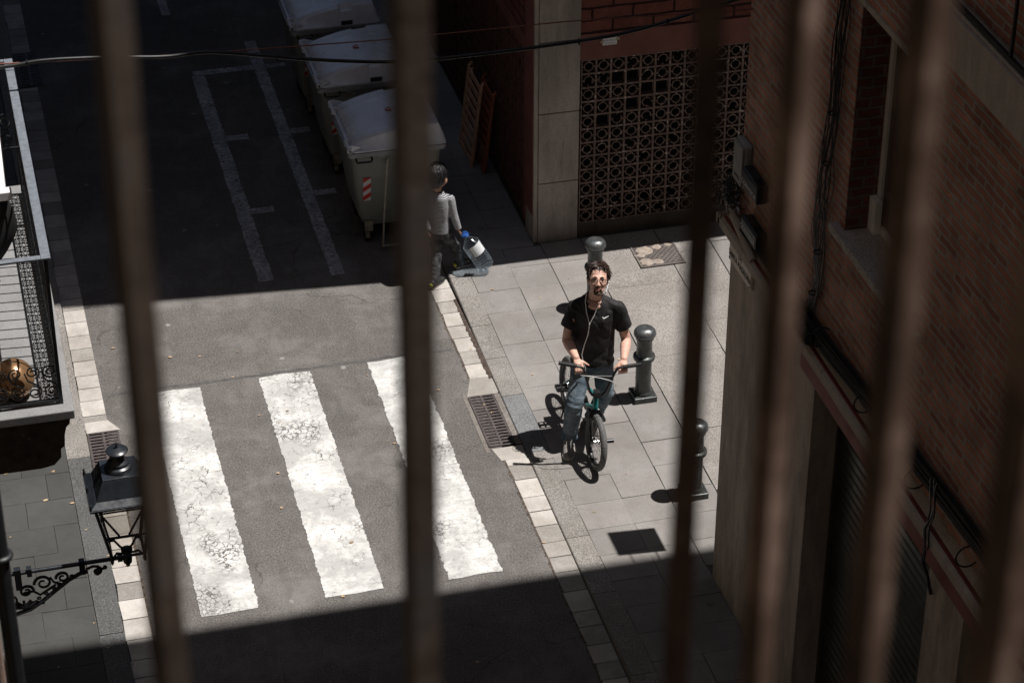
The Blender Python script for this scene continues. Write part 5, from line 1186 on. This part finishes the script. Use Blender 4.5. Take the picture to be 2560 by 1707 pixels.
for s_ in (-1, 1): ec.ell(Hd(s_*.083, .0, -.012), (.008, .008, .009), n=8, m=6)
obj('earphone_cord', ec, M_WHITE, MAN)
# white tick mark on the chest
tk = [(-.024, .006), (-.019, -.004), (-.010, -.009), (0, -.006), (.030, .010), (-.002, 0), (-.011, -.0015), (-.016, .002), (-.019, .009)]
c_ = T(.095, -.118, 1.285); ux = RZ @ V((1, .30, 0)); uy = V((.1, .35, 1)).normalized(); mb = MB(); mb.add([c_+ux*x+uy*z+V((-.006, -.022, .008)) for x, z in tk]+[c_+ux*x+uy*z+V((-.002, -.004, .0)) for x, z in tk], [list(range(len(tk))), [len(tk)+i for i in range(len(tk))]]+[[i, (i+1) % 9, 9+(i+1) % 9, 9+i] for i in range(9)]); obj('chest_mark', mb, M_TEXTW, MAN)
# ------------------------------------------------------------------ the boy
BY = thing('person', 'small boy in striped long-sleeved top and black jeans walking away with a big empty bottle', 'person', (4.45, 20.08, ph(20)))
bo = V((4.425, 20.10, 0)); bR = Matrix.Rotation(radians(125), 3, 'Z')     # -y local = walking direction (+x,+y)
def B(lx, ly, z): q = bR @ V((lx, ly, 0)); return V((bo.x+q.x, bo.y+q.y, z))
bh = V((4.440, 20.12, 1.088)); bHR = (Matrix.Rotation(radians(140), 3, 'Z') @ Matrix.Rotation(radians(8), 3, 'X'))*1.26; BH = lambda x, y, z: bh+bHR @ V((x, y, z))
bb = MB(); bb.ell(BH(0, .015, .02), (.070, .084, .078), bHR); bb.ell(BH(0, -.02, -.03), (.055, .062, .066), bHR); bb.ell(BH(0, -.084, -.022), (.009, .012, .012), bHR); bb.ell(BH(0, -.045, -.078), (.03, .028, .02), bHR)
for s_ in (-1, 1): bb.ell(BH(s_*.070, .012, -.018), (.009, .018, .026), bHR)
bb.cap(BH(0, .02, -.05), B(0, .0, .93), .036, .042); bb.ell(B(0, 0, .80), (.10, .07, .14), bR); bb.ell(B(0, 0, .62), (.095, .07, .12), bR)
sR, eR, wR = V((4.535, 20.06, .865)), V((4.565, 20.045, .70)), V((4.605, 20.03, .545)); sL, eL, wL = V((4.345, 20.16, .865)), V((4.31, 20.10, .71)), V((4.30, 20.0, .58))
for a, b_, c in ((sR, eR, wR), (sL, eL, wL)):
    bb.cap(a, b_, .032, .028); bb.cap(b_, c, .027, .02)
    for f_ in (-1, -.33, .33, 1):
        k0 = c+V((.012, f_*.014, -.035)); bb.cap(c+V((0, f_*.007, -.005)), k0, .011, .009, n=8); k1 = k0+V((.012, 0, -.016)); bb.cap(k0, k1, .0078, .007, n=8); bb.cap(k1, k1+V((.0, 0, -.014)), .007, .006, n=8)
    bb.cap(c+V((.006, -.018, -.018)), c+V((.02, -.022, -.04)), .009, .007, n=8)
hR, hL = B(-.055, 0, .54), B(.055, 0, .54); kR, kL = V((4.585, 20.10, .33)), V((4.40, 20.05, .31)); aR, aL = V((4.635, 20.12, .115)), V((4.345, 19.93, .075))
for a, b_, c in ((hR, kR, aR), (hL, kL, aL)): bb.cap(a, b_, .05, .038); bb.cap(b_, c, .036, .026); bb.cap(c, c+V((.02, .02, -.04)), .025, .02)
obj('body', bake(bb, .005, 3, off=BY.location), M_SKIN2, BY, local=True)
bs = MB(); bs.loft([(B(0, 0, .515), .122, .094, bR), (B(0, 0, .65), .116, .088, bR), (B(0, 0, .80), .122, .086, bR), (B(0, 0, .89), .112, .072, bR), (B(0, 0, .945), .062, .054, bR)], 30)
for a, b_, c in ((sR, eR, wR), (sL, eL, wL)): bs.cap(a, b_, .046, .041); bs.cap(b_, b_.lerp(c, 1.05), .041, .033); bs.cap(a, B(0, 0, .885), .045, .05)
def bcut(p):
    if p.z < .525 and (V((p.x, p.y, 0))-V((bo.x, bo.y, 0))).length < .135: return True
    for a, b_, c in ((sR, eR, wR), (sL, eL, wL)):
        d = (c-b_).normalized()
        if (p-b_.lerp(c, .97)).dot(d) > 0 and (p-c).length < .07: return True
    return (p-B(0, -.005, .985)).length < .054
obj('striped_top', bake(bs, .006, 4, bcut, None, BY.location, lambda co: .005*noise.noise(V((co.x*16, co.y*16, co.z*10)))), M_STRIPE, BY, local=True)
bj = MB(); bj.ell(B(0, 0, .52), (.108, .088, .085), bR)
for a, b_, c in ((hR, kR, aR), (hL, kL, aL)): bj.cap(a, b_, .066, .055); bj.cap(b_, c, .054, .046)
obj('jeans', bake(bj, .006, 3, None, None, BY.location, lambda co: .008*noise.noise(V((co.x*14, co.y*14, co.z*30)))), M_DENIMB, BY, local=True)
random.seed(31); tf = MB()
for i in range(420):
    az = random.uniform(-pi, pi); el = random.uniform(-.3, 1.5)
    if abs(az) < .8 and el < .55: continue
    q = V((.078*cos(el)*sin(az), .027-.090*cos(el)*cos(az), .036+.078*sin(el))); n_ = V((q.x, q.y-.027, q.z-.036)).normalized()
    fl = V((.3*noise.noise(q*30)+random.uniform(-.25, .25), .3*noise.noise(q*30+V((5, 0, 0))), -1+1.2*(el > 1))); fl = (fl-n_*fl.dot(n_)).normalized(); d = (fl+n_*.22).normalized(); pts = []
    for k in range(4): pts.append(BH(*q)); q = q+d*.0085; d = (d-n_*.12).normalized()
    tf.tube(pts, [.0022, .0026, .002, .0004], 4)
obj('hair_tufts', tf, M_HAIRB, BY)
hh = MB(); hh.ell(BH(0, -.02, .075), (.045, .045, .022), bHR); hh.ell(BH(0, .028, .036), (.078, .088, .078), bHR); hh.ell(BH(0, .050, -.018), (.068, .055, .060), bHR)
st_ = MB()
for i in range(260):
    az = random.uniform(-pi, pi); el = random.uniform(-.4, 1.5)
    if abs(az) < .8 and el < .5: continue
    p = V((.076*cos(el)*sin(az), .026-.088*cos(el)*cos(az), .034+.076*sin(el))); n_ = V((p.x, p.y-.026, p.z-.034)).normalized(); q = p.copy(); d = (n_*.25+V((random.uniform(-.6, .6), random.uniform(-.6, .6), random.uniform(-.7, .1)))).normalized(); pts = []
    for k in range(4): pts.append(BH(*q)); q = q+d*.010; d = (d+V((0, 0, -.3))).normalized()
    st_.tube(pts, [.007, .006, .004, .001], 5)
obj('hair', bake(hh, .005, 2, lambda v: (bHR.inverted() @ (v-bh)).y < -.035 and (bHR.inverted() @ (v-bh)).z < .045, None, BY.location, lambda co: .007*noise.noise(V((co.x*45, co.y*45, co.z*22)))+.004*noise.noise(co*140)), M_HAIRB, BY, local=True)
s1 = shoe((4.645, 20.135, ph(20.1)+.004), radians(118), M_SHOEB, M_SOLE, M_YEL, BY, .74, pitch=radians(6)); s2 = shoe((4.345, 19.93, .006), radians(135), M_SHOEB, M_SOLE, M_YEL, BY, .74)
for base, ang, o in (((4.645, 20.135, ph(20.1)+.004), 118, s1), ((4.345, 19.93, .006), 135, s2)):
    R3 = Matrix.Rotation(radians(ang), 3, 'Z'); mb = MB()
    for s_ in (-1, 1):
        for k in range(3): y = -.035-k*.026; q = [V(base)+R3 @ (V((s_*.0445, y+dy, z))*.78) for dy, z in ((0, .03), (.012, .03), (-.006, .075), (-.018, .075))]; mb.add(q, [[0, 1, 2, 3]])
    mb.ell(V(base)+R3 @ V((0, .068, .045)), (.024, .012, .018), R3, 10, 8); obj('side_stripes', mb, M_YEL, o)
# ------------------------------------------------------------------ the bottle
ct, cbm = V((4.668, 20.035, .475)), V((4.865, 20.0, .125)); axb = (cbm-ct).normalized(); LB = .40
t = thing('water_bottle', "large empty clear plastic water bottle with blue cap hanging from the boy's hand", 'bottle', ct)
mb = MB(); prof = [(.022, .028), (.024, .045), (.05, .075), (.082, .115)]
for i in range(9):
    z = .125+i*.030; prof += [(.088, z), (.088, z+.014), (.080, z+.020), (.080, z+.025)]
prof += [(.086, .40), (.070, .415), (.02, .405)]
mb.lathe(prof, ct, 40, axb); obj('bottle_body', mb, M_PET, t)
mb = MB(); mb.lathe([(.026, 0), (.027, .004), (.027, .026), (.022, .03)], ct, 24, axb); rng = []
ort = axb.cross(V((0, 1, .1))).normalized(); ort2 = axb.cross(ort)
cap_ = obj('cap', mb, M_BLUE, t)
mb = MB(); c0 = ct+axb*.03
mb.tube([c0+ort*.028, c0+ort*.034-axb*.02, c0+ort*.026-axb*.048, c0-axb*.058, c0-ort*.026-axb*.048, c0-ort*.034-axb*.02, c0-ort*.028], .005, 8); obj('carry_handle', mb, M_BLUE, t)
mb = MB(); toc = (V((0, 0, CAMH))-ct); toc = (toc-axb*toc.dot(axb)).normalized(); sd_ = axb.cross(toc); vs = []
for j in range(2):
    for i in range(9): a = radians(-62+i*11); vs.append(ct+axb*(.115+.115*j)+(toc*cos(a)+sd_*sin(a))*.0905)
mb.add(vs, [[i, i+1, 9+i+1, 9+i] for i in range(8)], True); obj('paper_label', mb, M_PAPER, t)
# ------------------------------------------------------------------ window grille close to the camera
GR_ = thing('window_grille', 'blurred rusty iron bars of the balcony grille right in front of the viewer', 'grille', (.15, .9, 11.0))
bars = [(322, .98, .0066, 28, M_BAR2, 0), (957, 1.0, .0070, 24, M_BAR2, 0), (1592, .96, .0064, 0, M_BAR, 0), (1790, .90, .0055, 52, M_BAR, 1), (2060, .84, .0063, 50, M_BAR, 1), (2390, .80, .0078, 50, M_BAR, 1)]
bp = []
for px, d, r, rot, mt, k in bars:
    c = at(px, 784, d); bp.append(c); az = atan2(c.x, c.y); mb = MB(); n = 60; vs = []
    for i in range(n+1):
        z = 10.3+3.4*i/n
        for q in range(4):
            a = pi/4+q*pi/2-az+radians(rot); rr = r*1.414*(1+.06*noise.noise(V((c.x*50, q, z*22)))); vs.append((c.x+rr*cos(a)+.0012*noise.noise(V((z*3, px, 0))), c.y+rr*sin(a), z))
    mb.add(vs, [[i*4+q, i*4+(q+1) % 4, (i+1)*4+(q+1) % 4, (i+1)*4+q] for i in range(n) for q in range(4)]+[[3, 2, 1, 0], [n*4+q for q in range(4)]]); obj('bar', mb, mt, GR_)
mb = MB()
for z in (10.25, 13.7):
    for a, b_ in zip(bp, bp[1:]): mb.tube([(a.x, a.y, z), (b_.x, b_.y, z)], .018, 6)
    mb.tube([(bp[0].x-.7, bp[0].y, z), (bp[0].x, bp[0].y, z)], .018, 6)
obj('cross_rail', mb, M_BAR, GR_)
